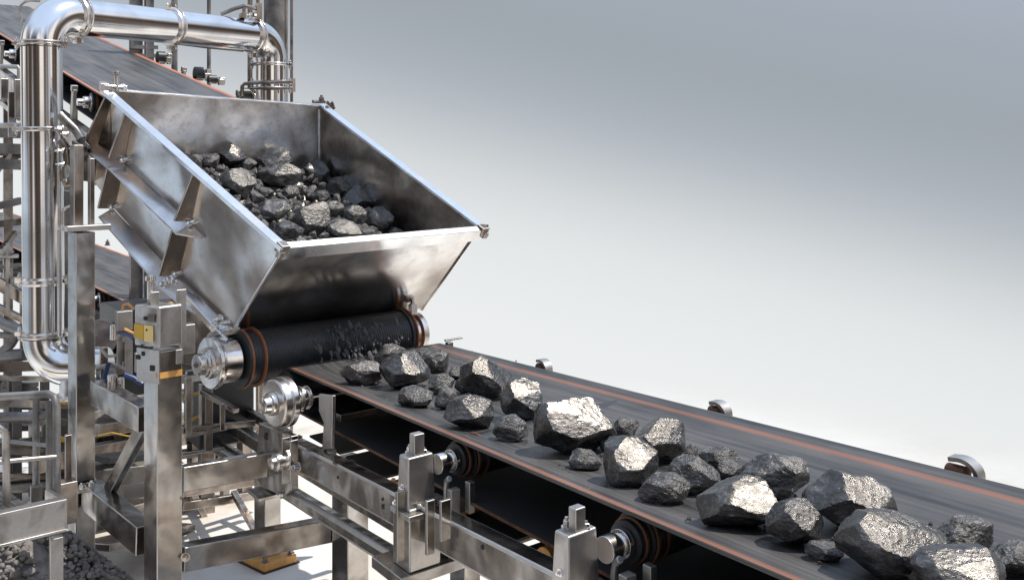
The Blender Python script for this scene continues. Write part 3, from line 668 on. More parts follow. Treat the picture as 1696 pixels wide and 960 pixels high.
# ================================================================== ROCKS
rng = np.random.default_rng(7)
def ico(sub):
    bm = bmesh.new(); bmesh.ops.create_icosphere(bm, subdivisions=sub, radius=1)
    v = np.array([x.co[:] for x in bm.verts]); f = [tuple(q.index for q in fc.verts) for fc in bm.faces]; bm.free(); return v, f
ICO = {s: ico(s) for s in (3, 4, 5)}
def rock_mesh(name, sub, seed, dims=(1, 1, 1), planes=None, rough=1.0, mat='rock'):
    r = np.random.default_rng(seed); v, f = ICO[sub]; v = v.copy()
    off = r.uniform(-50, 50, 3)
    v *= 1 + .10 * np.array([noise.noise(Vector(p * 1.1 + off)) for p in v])[:, None]
    pl = []
    for k in range(10):
        n = nrm(r.normal(size=3)); pl.append((n, r.uniform(.60, .83)))
    for k in range(16): pl.append((nrm(r.normal(size=3)), r.uniform(.74, .90)))
    for (n, d) in pl:
        t = v @ n - d; k = t > 0; v[k] -= np.outer(t[k] * .99, n)
    a = np.array([noise.fractal(Vector(p * 2.6 + off), 1.0, 2.0, 4) for p in v])
    vec = v / np.linalg.norm(v, axis=1)[:, None]
    cell = np.array([noise.cell(Vector(p * 2.2 + off)) for p in v]) if sub < 4 else 0
    v = v + vec * (a * .045 * rough)[:, None]
    if sub > 3:
        b_ = np.array([noise.fractal(Vector(p * 8 + off), .9, 2.1, 3) for p in v]); v = v + vec * (b_ * .022 * rough)[:, None]
    t_ = np.array([noise.turbulence(Vector(p * 3.3 + off), 4, True, noise_basis='PERLIN_ORIGINAL') for p in v]) if sub > 3 else 0
    if sub > 3: v = v - vec * (np.clip(t_ - .6, 0, 1) * .05 * rough * (mat == 'rock'))[:, None]
    v /= np.abs(v).max(axis=0)
    if planes:                                   # fresh fracture faces, cut last so that they keep their direction
        for (n0, d0) in planes:
            for (jx, dj) in ((0, 0), (.16, .03), (.20, .05)):
                n = nrm(n0 + r.normal(size=3) * jx); d = d0 * np.abs(v @ n).max() + dj
                t = v @ n - d; k = t > 0; v[k] -= np.outer(t[k] * .98, n)
        c_ = np.array([noise.fractal(Vector(p * 9 + off), .9, 2.1, 3) for p in v]); v = v * (1 + c_ * .010)[:, None]
    v *= np.array(dims)
    me = bpy.data.meshes.new(name); me.from_pydata([tuple(p) for p in v], [], f); me.materials.append(M[mat]); me.shade_smooth()
    me.set_sharp_from_angle(angle=R(22))
    return me
def add_rock(me, loc, sclv, rot, label, group, cat='rock', name='ore_rock'):
    o_ = bpy.data.objects.new(name, me); C.objects.link(o_); o_.location = tuple(map(float, loc)); o_.scale = sclv; o_.rotation_euler = rot
    o_['label'] = label; o_['category'] = cat
    if group: o_['group'] = group
    return o_
belt_rocks = [
 (598, 617, 66, 44, 0, 'light grey speckled lump, nearest the drum on the near side of the belt rocks'),
 (645, 592, 52, 46, 0, 'dark angular lump behind the first two rocks, closest to the drum'),
 (672, 614, 82, 60, 1, 'large pale topped grey rock second from the drum end of the belt'),
 (720, 598, 46, 42, 0, 'small rock with light crown behind the large pale topped rock'),
 (690, 656, 58, 38, 0, 'rounded grey lump in front of the large pale topped rock'),
 (729, 636, 44, 34, 0, 'small dull lump right of the large pale topped rock'),
 (742, 660, 42, 34, 0, 'small grey lump between the rounded lump and the big domed rock'),
 (757, 618, 30, 24, 0, 'tiny brownish stone left of the big domed rock'),
 (802, 626, 86, 72, 1, 'big domed dark grey rock against the far side of the belt, under the drum end'),
 (780, 684, 86, 56, 1, 'dark rock with a bluish shine on its top, in front of the big domed rock'),
 (867, 663, 76, 68, 2, 'rock with a brilliant white sunlit cap right of the big domed rock'),
 (849, 709, 62, 42, 0, 'small grey lump just left of the largest glittering boulder'),
 (951, 702, 134, 100, 2, 'largest glittering boulder mid belt, with a wide white glare on its upper right'),
 (1035, 708, 44, 36, 0, 'small dusty brown grey stone behind the largest glittering boulder'),
 (966, 761, 58, 32, 0, 'small flat pebble like lump at the near foot of the largest glittering boulder'),
 (1038, 763, 98, 80, 2, 'boxy rock with sparkling top right of the small flat lump'),
 (1096, 730, 92, 76, 1, 'black angular rock behind the boxy sparkling rock'),
 (1146, 748, 26, 24, 0, 'tiny dark stone touching the right side of the black angular rock'),
 (1099, 806, 84, 54, 0, 'grey flattened lump in front of the boxy sparkling rock'),
 (1151, 787, 80, 60, 0, 'round topped grey rock right of the grey flattened lump'),
 (1192, 758, 66, 36, 0, 'long narrow dark rock behind the small pair of lumps mid belt'),
 (1208, 781, 42, 40, 0, 'small two lobed lump between the round topped rock and the slab shaped rock'),
 (1219, 833, 126, 84, 2, 'wide silvery rock with sunlit glare in front of the slab shaped rock'),
 (1278, 788, 112, 78, 0, 'slab shaped rock with flat pale top leaning left on the belt'),
 (1318, 863, 98, 82, 1, 'lumpy mid grey rock right of the wide silvery rock'),
 (1411, 830, 150, 96, 1, 'big peaked dark rock behind the biggest faceted boulder'),
 (1365, 912, 58, 30, 0, 'small crumbled flat stone left of the biggest faceted boulder'),
 (1474, 892, 176, 112, 1, 'biggest faceted dark boulder near the lower right corner, dotted with copper sparks'),
 (1597, 887, 92, 64, 0, 'rough cracked grey rock behind the biggest faceted boulder'),
 (1586, 950, 148, 84, 2, 'rock cut by the bottom edge of the photo with bright yellow white sparks'),
 (1676, 926, 78, 58, 0, 'rough rock cut by the right edge of the photo'),
 (628, 571, 20, 12, 0, 'tiny chip lying at the foot of the drum behind the dark angular lump'),
 (700, 583, 22, 16, 0, 'tiny dark chip between the dark angular lump and the light crowned rock'),
 (767, 640, 30, 22, 0, 'small chip tucked against the left flank of the big domed rock'),
 (1008, 735, 30, 26, 0, 'small shaded chip between the largest glittering boulder and the boxy sparkling rock'),
 (1068, 793, 30, 20, 0, 'small shaded chip under the boxy sparkling rock'),
 (904, 690, 30, 26, 0, 'small shaded chip left of the largest glittering boulder'),
 (1345, 905, 26, 18, 0, 'tiny crumb stone beside the small crumbled flat stone'),
 (1548, 905, 40, 34, 0, 'small dark lump wedged between the biggest boulder and the cracked rock'),
]
for i, (x, y, wx, hy, gl, lab) in enumerate(belt_rocks):
    rz = .05
    for _ in range(6):
        p0 = B(0, 0, rz - .028); q = onplane(x, y, p0, EH); mpp = q[1] / F; rz = hy * mpp * .44
    if wx < 90 or True: pass
    c_ = (q - O) @ CN; mpp *= 1.08
    dims = (wx * mpp * .50, (wx * .55 + hy * .45) * mpp * .50, hy * mpp * .50)
    Vd = nrm(-q); H = nrm(V3(*SUN) + Vd)
    big = wx > 60
    pl = None
    if gl == 2:
        # one fresh fracture face turned half way between sun and viewer's side
        Hl = nrm(H / np.array(dims) * np.mean(dims)); Hl = nrm(H * np.array(dims) / np.mean(dims)); pl = [(Hl, .62)]
    elif gl == 1:
        pl = [(nrm(nrm(H + V3(.12, 0, .05)) * np.array(dims)), .70)]
    me = rock_mesh('ore_rock', 5 if big else 4, 100 + i * 7, (1, 1, 1), pl, 1.0 if not gl else .7, ('rock', 'spark', 'glint')[gl])
    add_rock(me, q, tuple(map(float, dims)), (0, 0, 0), lab, 'ore rocks riding on the front belt')
# rocks in the hopper
hr0 = onplane(672, 390, Cp, nR); hr1 = onplane(502, 262, Cp, nR); hr2 = onplane(330, 252, Ap, nB)
nP = nrm(np.cross(hr1 - hr0, hr2 - hr0)); nP = nP * np.sign(nP[2])
e1 = nrm(V3(nP[2], 0, -nP[0])); e2 = np.cross(nP, e1)
variants = [rock_mesh('ore_rock', 4, 900 + k, (1, .85 + .03 * (k % 4), .78 + .04 * (k % 3))) for k in range(8)]
small = [rock_mesh('ore_rock', 3, 1300 + k, (1, .85, .8), rough=1.2) for k in range(6)]
def inhop(q, mg):
    return ((q - Dp) @ nL < -mg) and ((q - Cp) @ nR < -mg) and ((q - Ap) @ nB < -mg) and ((q - Dp) @ nF < -mg)
big_h = [
 (382, 256, 54, 36, 'dark rock with pale cap at the back left of the hopper heap'),
 (346, 264, 40, 28, 'grey lump left of the back left capped rock in the hopper'),
 (448, 262, 62, 46, 'dark peaked rock at the back middle of the hopper heap'),
 (411, 270, 28, 24, 'small bluish grey lump between the two back rocks of the hopper heap'),
 (462, 290, 78, 42, 'broad dark rock lying in front of the peaked back rock in the hopper'),
 (522, 284, 48, 44, 'white capped rock at the back right of the hopper heap'),
 (396, 302, 62, 44, 'pale flat topped rock against the near side of the hopper'),
 (563, 307, 52, 34, 'dark angular rock right of the white capped rock in the hopper'),
 (588, 330, 54, 44, 'flat topped pale rock beside the right wall of the hopper'),
 (532, 323, 34, 26, 'small rounded rock in the middle right of the hopper heap'),
 (455, 348, 62, 40, 'rough knobbly rock in the front middle of the hopper heap'),
 (516, 360, 66, 48, 'large rounded rock in the front centre of the hopper heap'),
 (584, 356, 46, 36, 'pointed dark rock left of the last big rock by the right hopper wall'),
 (628, 364, 50, 40, 'dark rock with grey crown near the front right of the hopper heap'),
 (572, 380, 66, 34, 'pale wedge shaped rock peeking over the front rim of the hopper'),
 (478, 378, 50, 30, 'rounded lump low at the front left of the hopper heap'),
 (655, 382, 26, 18, 'last small lump at the front right corner of the hopper heap'),
 (610, 384, 40, 24, 'small lump just behind the front rim of the hopper, right of the wedge rock'),
 (482, 318, 30, 24, 'small grey lump at the centre of the hopper heap'),
 (440, 318, 26, 22, 'small pale lump right of the flat topped rock in the hopper'),
 (548, 345, 44, 30, 'tilted grey rock between the two pale topped rocks on the right of the heap'),
 (425, 325, 30, 22, 'small rough lump below the flat topped rock in the hopper'),
 (325, 262, 22, 18, 'small dark lump at the far left end of the hopper heap'),
]
for i, (x, y, wx, hy, lab) in enumerate(big_h):
    q = onplane(x, y + 2, hr0 + nP * .03, nP); mpp = q[1] / F; s = mpp * .52
    for _ in range(30):
        if inhop(q, wx * s * .6): break
        q = q - .01 * (nL * ((q - Dp) @ nL > -wx * s * .6) + nR * ((q - Cp) @ nR > -wx * s * .6) + nB * ((q - Ap) @ nB > -wx * s * .6) + nF * ((q - Dp) @ nF > -wx * s * .6))
    mat_me = variants[i % 8]
    if i in (0, 5, 6, 8, 11, 13, 14):
        Hc = nrm(nrm(V3(*SUN) + nrm(-q)) + V3(*rng.uniform(-.12, .12, 3))); dm = V3(wx * s, wx * s * .95, hy * s * 1.2)
        mat_me = rock_mesh('ore_rock', 4, 700 + i, (1, 1, 1), [(nrm(Hc * dm), .62)], .7, 'glint' if i in (0, 5, 8, 13) else 'rock')
        add_rock(mat_me, q, tuple(map(float, dm)), (0, 0, 0), lab, 'ore rocks heaped in the hopper'); continue
    a_ = rng.uniform(-.5, .5) + (math.pi if i % 2 else 0)
    add_rock(mat_me, q, (wx * s, wx * s * .95, hy * s * 1.2), (rng.uniform(-.15, .15), rng.uniform(-.15, .15), a_), lab, 'ore rocks heaped in the hopper')
placed = 0; tries = 0; usedp = [onplane(x, y + 2, hr0 + nP * .03, nP) for (x, y, *_r) in big_h]; rad = [wx * .0022 for (_, _, wx, *_r) in big_h]
while placed < 210 and tries < 9000:
    tries += 1
    q = hr0 + e1 * rng.uniform(-2.3, 1.2) + e2 * rng.uniform(-2.0, 2.0); r_ = float(rng.choice([.030, .042, .058, .075], p=[.35, .33, .22, .10]))
    if not inhop(q, r_ * .9): continue
    if any(np.linalg.norm(q - p) < (r + r_) * .70 for p, r in zip(usedp, rad)): continue
    usedp.append(q); rad.append(r_)
    q = q - nP * (r_ * .2) + nP * rng.uniform(-.02, .03)
    add_rock(small[placed % 6], q, (r_, r_ * rng.uniform(.8, 1), r_ * rng.uniform(.75, 1)), tuple(rng.uniform(0, 6.28, 3)), 'small dark ore lump filling the gaps between the big rocks of the hopper heap', 'small lumps filling the hopper heap'); placed += 1
# fine ore under the lumps
gx = 60; hv = []; hf = []
cen = (hr0 + hr1 + hr2) / 3
corners = []
for i in range(gx + 1):
    for j in range(gx + 1):
        # bilinear patch between the four walls at the heap's level
        u_, v_ = i / gx, j / gx
        def atwall(n1, p1, n2, p2):
            Mx = np.array([n1, n2, nP]); return np.linalg.solve(Mx, [p1 @ n1, p2 @ n2, (hr0 - nP * .05) @ nP])
        if not corners: corners = [atwall(nL, Dp - nL * .03, nF, Dp - nF * .03), atwall(nR, Cp - nR * .03, nF, Dp - nF * .03), atwall(nR, Cp - nR * .03, nB, Ap - nB * .03), atwall(nL, Dp - nL * .03, nB, Ap - nB * .03)]
        q = (1 - v_) * ((1 - u_) * corners[0] + u_ * corners[1]) + v_ * ((1 - u_) * corners[3] + u_ * corners[2])
        q = q + nP * (.030 * noise.fractal(Vector(q * 14), .9, 2, 4)); hv.append(q)
for i in range(gx):
    for j in range(gx): a = i * (gx + 1) + j; hf.append((a, a + 1, a + gx + 2, a + gx + 1))
mb = MB(); mb.add(hv, hf); o = build('ore_fines', mb, M['rock'], smooth=0); tag(o, 'crushed dark fines between and under the rocks inside the hopper', 'ore fines', kind='stuff')
# chips tumbling down the drum on to the belt
M['chip'] = plain('dusty_ore', (.07, .07, .074), .7, var=.5, scale=30)
chipm = []
for k in range(6):
    m_ = small[k].copy(); m_.materials.clear(); m_.materials.append(M['chip']); chipm.append(m_)
for k in range(200):
    u_ = rng.uniform(0, 1); x = 538 + 120 * u_ + rng.normal() * 16; y = rng.uniform(536, 606) - (x - 590) * .1
    nn_ = nrm(ES * .8 + UP * .6); q = onplane(x, y, drumc(.5) + nn_ * (R_D + rng.uniform(.015, .12)), nn_); r_ = float(rng.choice([.005, .009, .014, .022], p=[.45, .3, .17, .08]))
    add_rock(chipm[k % 6], q, (r_ * 1.8, r_, r_ * .8), (rng.uniform(-.4, .4), rng.uniform(.5, 1.1), rng.uniform(-1.3, -.8)), 'small ore chip tumbling over the ribbed drum on to the belt', 'ore chips tumbling over the drum', 'ore chip', 'ore_chip')
for k in range(70):
    b_ = belt_rocks[rng.integers(0, 31)]; x = b_[0] + rng.normal() * b_[2] * .55; y = b_[1] + b_[3] * .42 + rng.normal() * 6
    q = onplane(x, y, B(0, 0, -.024), EH); c_ = (q - O) @ CN
    if not (.12 < c_ < 1.08): continue
    r_ = rng.uniform(.006, .017); add_rock(small[k % 6], q, (r_, r_ * .8, r_ * .7), tuple(rng.uniform(0, 6.28, 3)), 'tiny ore crumb lying on the belt among the rocks', 'tiny crumbs on the front belt', 'ore crumb', 'ore_crumb')

# ================================================================== STEEL TOWER (posts and beams at the left)
Y2, Y1 = 6.2, 6.97
pdir = nrm(P(135, 800, Y1) * V3(1, 1, 0) - P(270, 800, Y2) * V3(1, 1, 0)); pn = V3(pdir[1], -pdir[0], 0)
AP = [-pdir, pn, UP]
def at(px, Y): return V3((px - CX) / F * Y, Y, 0)
def zz_(py, Y): return (HY - py) / F * Y
fr = thing('support_tower', 'welded steel support frame of two square posts and beams, left of the drum', 'support tower', V3(*at(270, Y2)[:2], FLOOR))
b2 = at(269, Y2); b1 = at(135, Y1)
def upright(px, Y, w_, ytop, ybot, mat='steel', nm='post', zb=None, d_=None):
    c = at(px, Y); z1 = zz_(ytop, Y); z0 = FLOOR if ybot is None else zz_(ybot, Y)
    return build(nm, MB().box((c[0], c[1], (z0 + z1) / 2), (w_ * .86, (d_ or w_) * .86, z1 - z0), A2), M[mat], fr, bevel=.005, seg=2)
upright(270, Y2, .18, 577, None)
upright(135, Y1, .145, 384, None); upright(127, Y1 + .05, .075, 240, 384, 'frame', 'upper_post'); upright(151, Y1 + .1, .04, 262, 372, 'frame', 'upper_post')
mb = MB(); mb.box(P(143, 377, Y1), (.30, .28, .035), A); mb.box(P(131, 806, Y1 - .02), (.24, .24, .03), A); build('collar_plate', mb, M['cast'], fr, bevel=.005)
mb = MB()
for dx, dy in ((-20, 0), (18, 2), (2, 6)): mb.bolt(P(133 + dx, 802 + dy, Y1 - .12), UP, .016, .02)
build('bolt', mb, M['mach'], fr)
def lbeam(pa, pb_, w_, h_, name='beam', mat='steel', par=None, bv=.006): return build(name, MB().beam(pa, pb_, w_, h_), M[mat], par or fr, bevel=bv)
lbeam(P(162, 648, Y1 - .1), P(242, 693, Y2 + .1), .10, .15)
lbeam(P(150, 818, Y1 - .05), P(242, 893, Y2 + .08), .12, .17)
lbeam(P(240, 702, Y2 + .18), P(180, 815, Y1 - .12), .05, .09, 'diagonal_brace')
lbeam(P(300, 792, Y2 + .08), P(440, 768, 6.62), .07, .145)
lbeam(P(300, 923, Y2 + .08), P(582, 868, 6.95), .10, .145)
mb = MB(); mb.bolt(P(307, 922, Y2 - .0), V3(.2, -1, 0), .018, .015); mb.bolt(P(307, 826, Y2), V3(.2, -1, 0), .010, .01); build('bolt', mb, M['frame'], fr)
# deeper members seen between the posts
lbeam(P(60, 768, 8.6), P(420, 700, 10.6), .10, .14, mat='frame'); lbeam(P(150, 866, 8.2), P(330, 815, 9.4), .12, .12, mat='frame')
lbeam(P(160, 712, 9), P(330, 690, 10), .06, .10, mat='frame'); lbeam(P(300, 812, 8.4), P(440, 790, 9), .05, .10, mat='frame'); lbeam(P(300, 838, 8.6), P(430, 818, 9.2), .05, .07, mat='frame')
lbeam(P(208, 640, 9.5), P(208, 800, 9.5), .08, .08, 'post', 'frame'); lbeam(P(342, 700, 9.2), P(342, 878, 9.2), .12, .12, 'post', 'frame')
lbeam(P(312, 800, 9), P(345, 870, 9.1), .05, .05, 'diagonal_brace', 'frame'); lbeam(P(387, 815, 9), P(424, 880, 8.6), .05, .05, 'diagonal_brace', 'frame')
lbeam(P(166, 760, 8.6), P(240, 752, 9), .20, .05, mat='rubber'); lbeam(P(155, 905, 7.6), P(300, 870, 8.8), .25, .05, mat='frame')
lbeam(P(150, 690, 8.4), P(235, 640, 9.4), .05, .06, mat='frame')
# yellow marked blocks low in the frame
yb = MB(); yb.box(P(219, 930, 8.3), (.09, .09, .16), A); build('yellow_block', yb, M['yellow'], fr, bevel=.006)
yb = MB(); yb.tube([P(160, 722, 8.4), P(185, 716, 8.4), P(212, 722, 8.5), P(236, 718, 8.6)], .006, 8); yb.tube([P(95, 660, 8.0), P(105, 664, 8.0), P(117, 662, 8)], .025, 8); yb.tube([P(100, 726, 7.8), P(118, 730, 7.8)], .02, 8); build('yellow_hose', yb, M['yellow'], fr)

# control box on the nearer post
cb = thing('control_box', 'pale grey control box with yellow labels on top of the front post', 'control box', P(270, 577, Y2 - .05))
q = P(252, 541, Y2 - .13)
f0 = Y2 - .13
c0 = P(263, 541, f0)
mb = MB(); 
# body as a prism with the two visible faces
pa, pb1, pc = P(222, 0, f0 + .10), P(263, 0, f0), P(303, 0, f0 + .12)
def col(v, z): return V3(v[0], v[1], z)
zt, zb_ = zz_(508, f0), zz_(577, f0)
pd = pa + (pc - pb1)
mb.prism([col(pa, zb_), col(pb1, zb_), col(pc, zb_), col(pd, zb_)], UP * (zt - zb_)); bx_ = build('box_body', mb, M['cast'], cb, bevel=.012, seg=3)
dA = nrm((pb1 - pa) * V3(1, 1, 0)); nA = V3(dA[1], -dA[0], 0); nA = nA * (-1 if nA[1] > 0 else 1)
lenA = np.linalg.norm((pb1 - pa) * V3(1, 1, 0))
def face(u0, u1, y0, y1, off=.002, t=.004):
    a = pa * V3(1, 1, 0) + dA * u0 * lenA + nA * off; b = pa * V3(1, 1, 0) + dA * u1 * lenA + nA * off
    z1, z0 = zz_(y0, f0 + .05), zz_(y1, f0 + .05)
    return [col(a, z0), col(b, z0), col(b, z1), col(a, z1)], nA * t
mb = MB(); mb.prism(*face(.03, .42, 538, 562)); build('yellow_label', mb, M['yellow'], bx_)
mb = MB(); mb.prism(*face(.44, .80, 538, 565)); build('pale_label', mb, M['paleyellow'], bx_)
mb = MB()
a_, ex = face(.50, .60, 543, 547, .0065, .001); mb.prism([a_[0], a_[1], (a_[2] + a_[3]) / 2], ex)
mb.prism(*face(.42, .56, 524, 530)); mb.prism(*face(.30, .38, 571, 575)); mb.prism(*face(.62, .78, 573, 576))
build('dark_mark', mb, M['hole'], bx_)
mb = MB(); mb.prism(*face(.60, .86, 519, 532, .002, .006)); build('small_window', mb, M['frame'], bx_, bevel=.001)
mb = MB(); mb.prism(*face(.05, .95, 578, 634, -.02, .012)); ap = build('apron_plate', mb, M['cast'], cb, bevel=.003)
mb = MB()
for (u0, u1, y0, y1) in ((.28, .38, 583, 590), (.62, .78, 604, 613), (.05, .2, 590, 597)): mb.prism(*face(u0, u1, y0, y1, -.006, .003))
build('square_hole', mb, M['hole'], ap)
mb = MB(); q = P(254, 498, f0 + .12)
mb.box(q - ES * .045, (.02, .05, .09), A); mb.box(q + ES * .045, (.02, .05, .09), A); mb.box(q + UP * .045, (.11, .05, .018), A)
build('top_bracket', mb, M['cast'], cb, bevel=.003)
mb = MB(); q = P(249, 480, f0 + .12); mb.cyl(q - UP * .05, q + UP * .05, .018, n=14); mb.lathe(q + UP * .05, UP, [(0, .02), (.005, .03), (.03, .028), (.035, .015)], 14); build('pin', mb, M['mach'], cb)
mb = MB(); mb.box(P(300, 525, f0 + .2), (.02, .06, .32), A); mb.box(P(310, 560, f0 + .35), (.10, .08, .17), A); mb.box(P(296, 590, f0 + .1), (.03, .04, .08), A); build('side_strap', mb, M['cast'], cb, bevel=.003)
mb = MB(); mb.tube([P(275, 506, f0 + .15), P(283, 503, f0 + .15), P(292, 508, f0 + .15)], .012, 8); build('brass_fitting', mb, M['tape'], cb)
mb = MB(); q = P(281, 615, Y2 - .10); pr = at(281, Y2)
mb.box(V3(b2[0], b2[1], zz_(616, Y2)) , (.160, .160, .035), A2); build('amber_tape', mb, M['tape'], fr)
# valve block beside the box
vb = thing('valve_block', 'small bracketed valve with blue hoses behind the control box, left side', 'valve', P(205, 640, 6.9))
mb = MB(); mb.box(P(205, 530, 6.8), (.10, .10, .12), A); mb.box(P(200, 575, 6.85), (.025, .05, .22), A); mb.box(P(213, 590, 6.85), (.02, .05, .25), A); mb.box(P(206, 600, 6.9), (.14, .05, .03), A); mb.box(P(206, 560, 6.9), (.16, .05, .03), A); mb.box(P(226, 600, 6.7), (.05, .02, .12), A)
build('bracket', mb, M['cast'], vb, bevel=.003)
mb = MB(); mb.cyl(P(190, 538, 6.8), P(190, 562, 6.8), .03, n=16); mb.cyl(P(186, 620, 6.8), P(186, 650, 6.8), .03, n=16); mb.cyl(P(200, 625, 6.8), P(200, 655, 6.8), .022, n=16); build('valve_body', mb, M['mach'], vb, bevel=.003)
mb = MB(); mb.tube([P(206, 620, 6.6), P(222, 626, 6.6), P(236, 636, 6.6)], .016, 10); mb.tube([P(198, 548, 6.8), P(214, 552, 6.75), P(224, 560, 6.7)], .02, 10); mb.tube([P(180, 600, 7.0), P(172, 630, 7.0), P(180, 660, 7.0)], .015, 10); build('blue_hose', mb, M['blue'], vb)
mb = MB(); mb.tube([P(203, 520, 6.9), P(204, 505, 6.9), P(212, 503, 6.9), P(222, 512, 6.9)], .010, 8); mb.tube([P(207, 545, 6.75), P(222, 552, 6.7)], .009, 8); build('brass_pipe', mb, M['tape'], vb)
mb = MB(); mb.tube([P(165, 575, 7.2), P(178, 590, 7.2), P(196, 588, 7.2), P(215, 600, 7.2)], .012, 8); mb.tube([P(160, 610, 7.2), P(185, 604, 7.2), P(210, 612, 7.2)], .02, 8); mb.box(P(172, 600, 7.3), (.05, .05, .2), A); mb.box(P(196, 610, 7.3), (.08, .05, .07), A)
build('pipework', mb, M['frame'], vb, bevel=.002)

# ================================================================== BIG PIPE
pp = thing('steel_pipe', 'large polished steel pipe rising at the left, bending over and down behind the hopper', 'pipe', P(70, 600, 7.6))
YP = 7.6; YR = 9.6; rp = .137
def arc(p0, p1, p2, r, n=12):
    """round the corner p1 with radius r"""
    a = nrm(p0 - p1); b = nrm(p2 - p1); ang = math.acos(np.clip(a @ b, -1, 1)); t = r / math.tan(ang / 2)
    s, e = p1 + a * t, p1 + b * t; c = p1 + nrm(a + b) * (r / math.sin(ang / 2)); out = []
    for i in range(n + 1):
        k = i / n; th = (math.pi - ang) * k; u = nrm(s - c); wv = nrm((e - c) - u * ((e - c) @ u)); out.append(c + (u * math.cos(th) + wv * math.sin(th)) * r)
    return out
c1_ = P(65, 22, YP); c2_ = P(449, 58, YR); c2_[2] = c1_[2] + .03
bot = P(73, 600, YP); bend = V3(bot[0], bot[1], zz_(605, YP)); tail = bend + nrm(V3(.9, -.1, 0)) * .45
top_b = V3(bend[0] - .02, bend[1], c1_[2])
vlow = arc(tail, bend, top_b, .20)
el1 = arc(bend, top_b, c2_, .24, 16)
down = V3(c2_[0], c2_[1], zz_(260, YR)); el2 = arc(top_b, c2_, down, .20, 16)
def lerp(a, b, k): return a + (b - a) * k
build('vertical_run', MB().tube([vlow[-1], el1[0]], rp, 48), M['pipe'], pp)
build('elbow', MB().tube([tail] + vlow, rp, 48), M['pipe'], pp); build('elbow', MB().tube(el1, rp * 1.02, 48), M['pipe'], pp)
build('horizontal_run', MB().tube([el1[-1], el2[0]], rp * .98, 48), M['pipe'], pp)
build('elbow', MB().tube(el2, rp * .98, 48), M['pipe'], pp); build('vertical_run', MB().tube([el2[-1], down], rp * .96, 48), M['pipe'], pp)
def clamp(p, ax, r, wdt=.05, lugs=True, right=None):
    ax = nrm(ax); mb = MB()
    mb.lathe(p - ax * wdt / 2, ax, [(0, r), (.0, r + .018), (wdt * .28, r + .022), (wdt * .3, r + .010), (wdt * .7, r + .010), (wdt * .72, r + .022), (wdt, r + .018), (wdt, r)], 48)
    cl = build('clamp_ring', mb, M['mach'], pp, bevel=.002)
    if lugs:
        rt = right if right is not None else (V3(1, 0, 0) if abs(ax[0]) < .7 else UP)
        rt = nrm(rt - ax * (rt @ ax)); mb = MB()
        for sgn in (-1, 1):
            q = p + rt * sgn * (r + .035); mb.box(q, (.05, .045, wdt * .7), (rt, np.cross(ax, rt), ax)); mb.bolt(q + ax * wdt * .35, ax, .013, .02); mb.bolt(q - ax * wdt * .35, -ax, .013, .02)
        build('clamp_lug', mb, M['mach'], cl, bevel=.002)
for y in (72, 214): clamp(V3(top_b[0], top_b[1], zz_(y, YP)), UP, rp, .032, True)
for y in (464, 552): clamp(V3(bend[0], bend[1], zz_(y, YP)), UP, rp, .055 if y == 464 else .04, True)
hd = nrm(el2[0] - el1[-1]); Lh = np.linalg.norm(el2[0] - el1[-1])
for k in (.03, .50, .985): clamp(el1[-1] + hd * Lh * k, hd, rp * .98, .06, True, UP)
for y in (107, 137, 147): clamp(V3(c2_[0], c2_[1], zz_(y, YR)), UP, rp * .96, .028, True)
mb = MB(); mb.lathe(tail - V3(.2, 0, 0) - UP * .02, UP, [(-.19, .10), (-.188, .15), (-.17, .15), (-.165, .11), (-.05, .10)], 32); build('drain_flange', mb, M['mach'], pp, bevel=.003)
seam = MB()
for (e_, rr_) in ((el1[0], UP),): seam.lathe(e_ - UP * .004, UP, [(0, rp * 1.0), (0, rp * 1.035), (.008, rp * 1.035), (.008, rp)], 48)
seam.lathe(vlow[-1] - UP * .004, UP, [(0, rp * 1.0), (0, rp * 1.03), (.006, rp * 1.03), (.006, rp)], 48)
build('weld_seam', seam, M['frame'], pp)
# thin conduit along the pipe
cd = thing('thin_conduit', 'thin bright conduit running up beside the large vertical pipe', 'conduit', P(99, 470, 7.5))
build('conduit_tube', MB().tube([P(99, 556, 7.5), P(99, 380, 7.5)], .018, 14), M['pipe'], cd); build('conduit_tube', MB().tube([P(99, 378, 7.5), P(97, 240, 7.5)], .013, 14), M['mach'], cd)

# ================================================================== BACKGROUND CONVEYORS
def bgframe(vp, pn, Yn):
    d = nrm(ray(*vp)); c = nrm(V3(d[1], -d[0], 0)); h = np.cross(c, -d); h = h * np.sign(h[2]); o_ = ray(*pn) * Yn
    return (lambda s, cc, hh=0.0: o_ - d * s + c * cc + h * hh), d, c, h
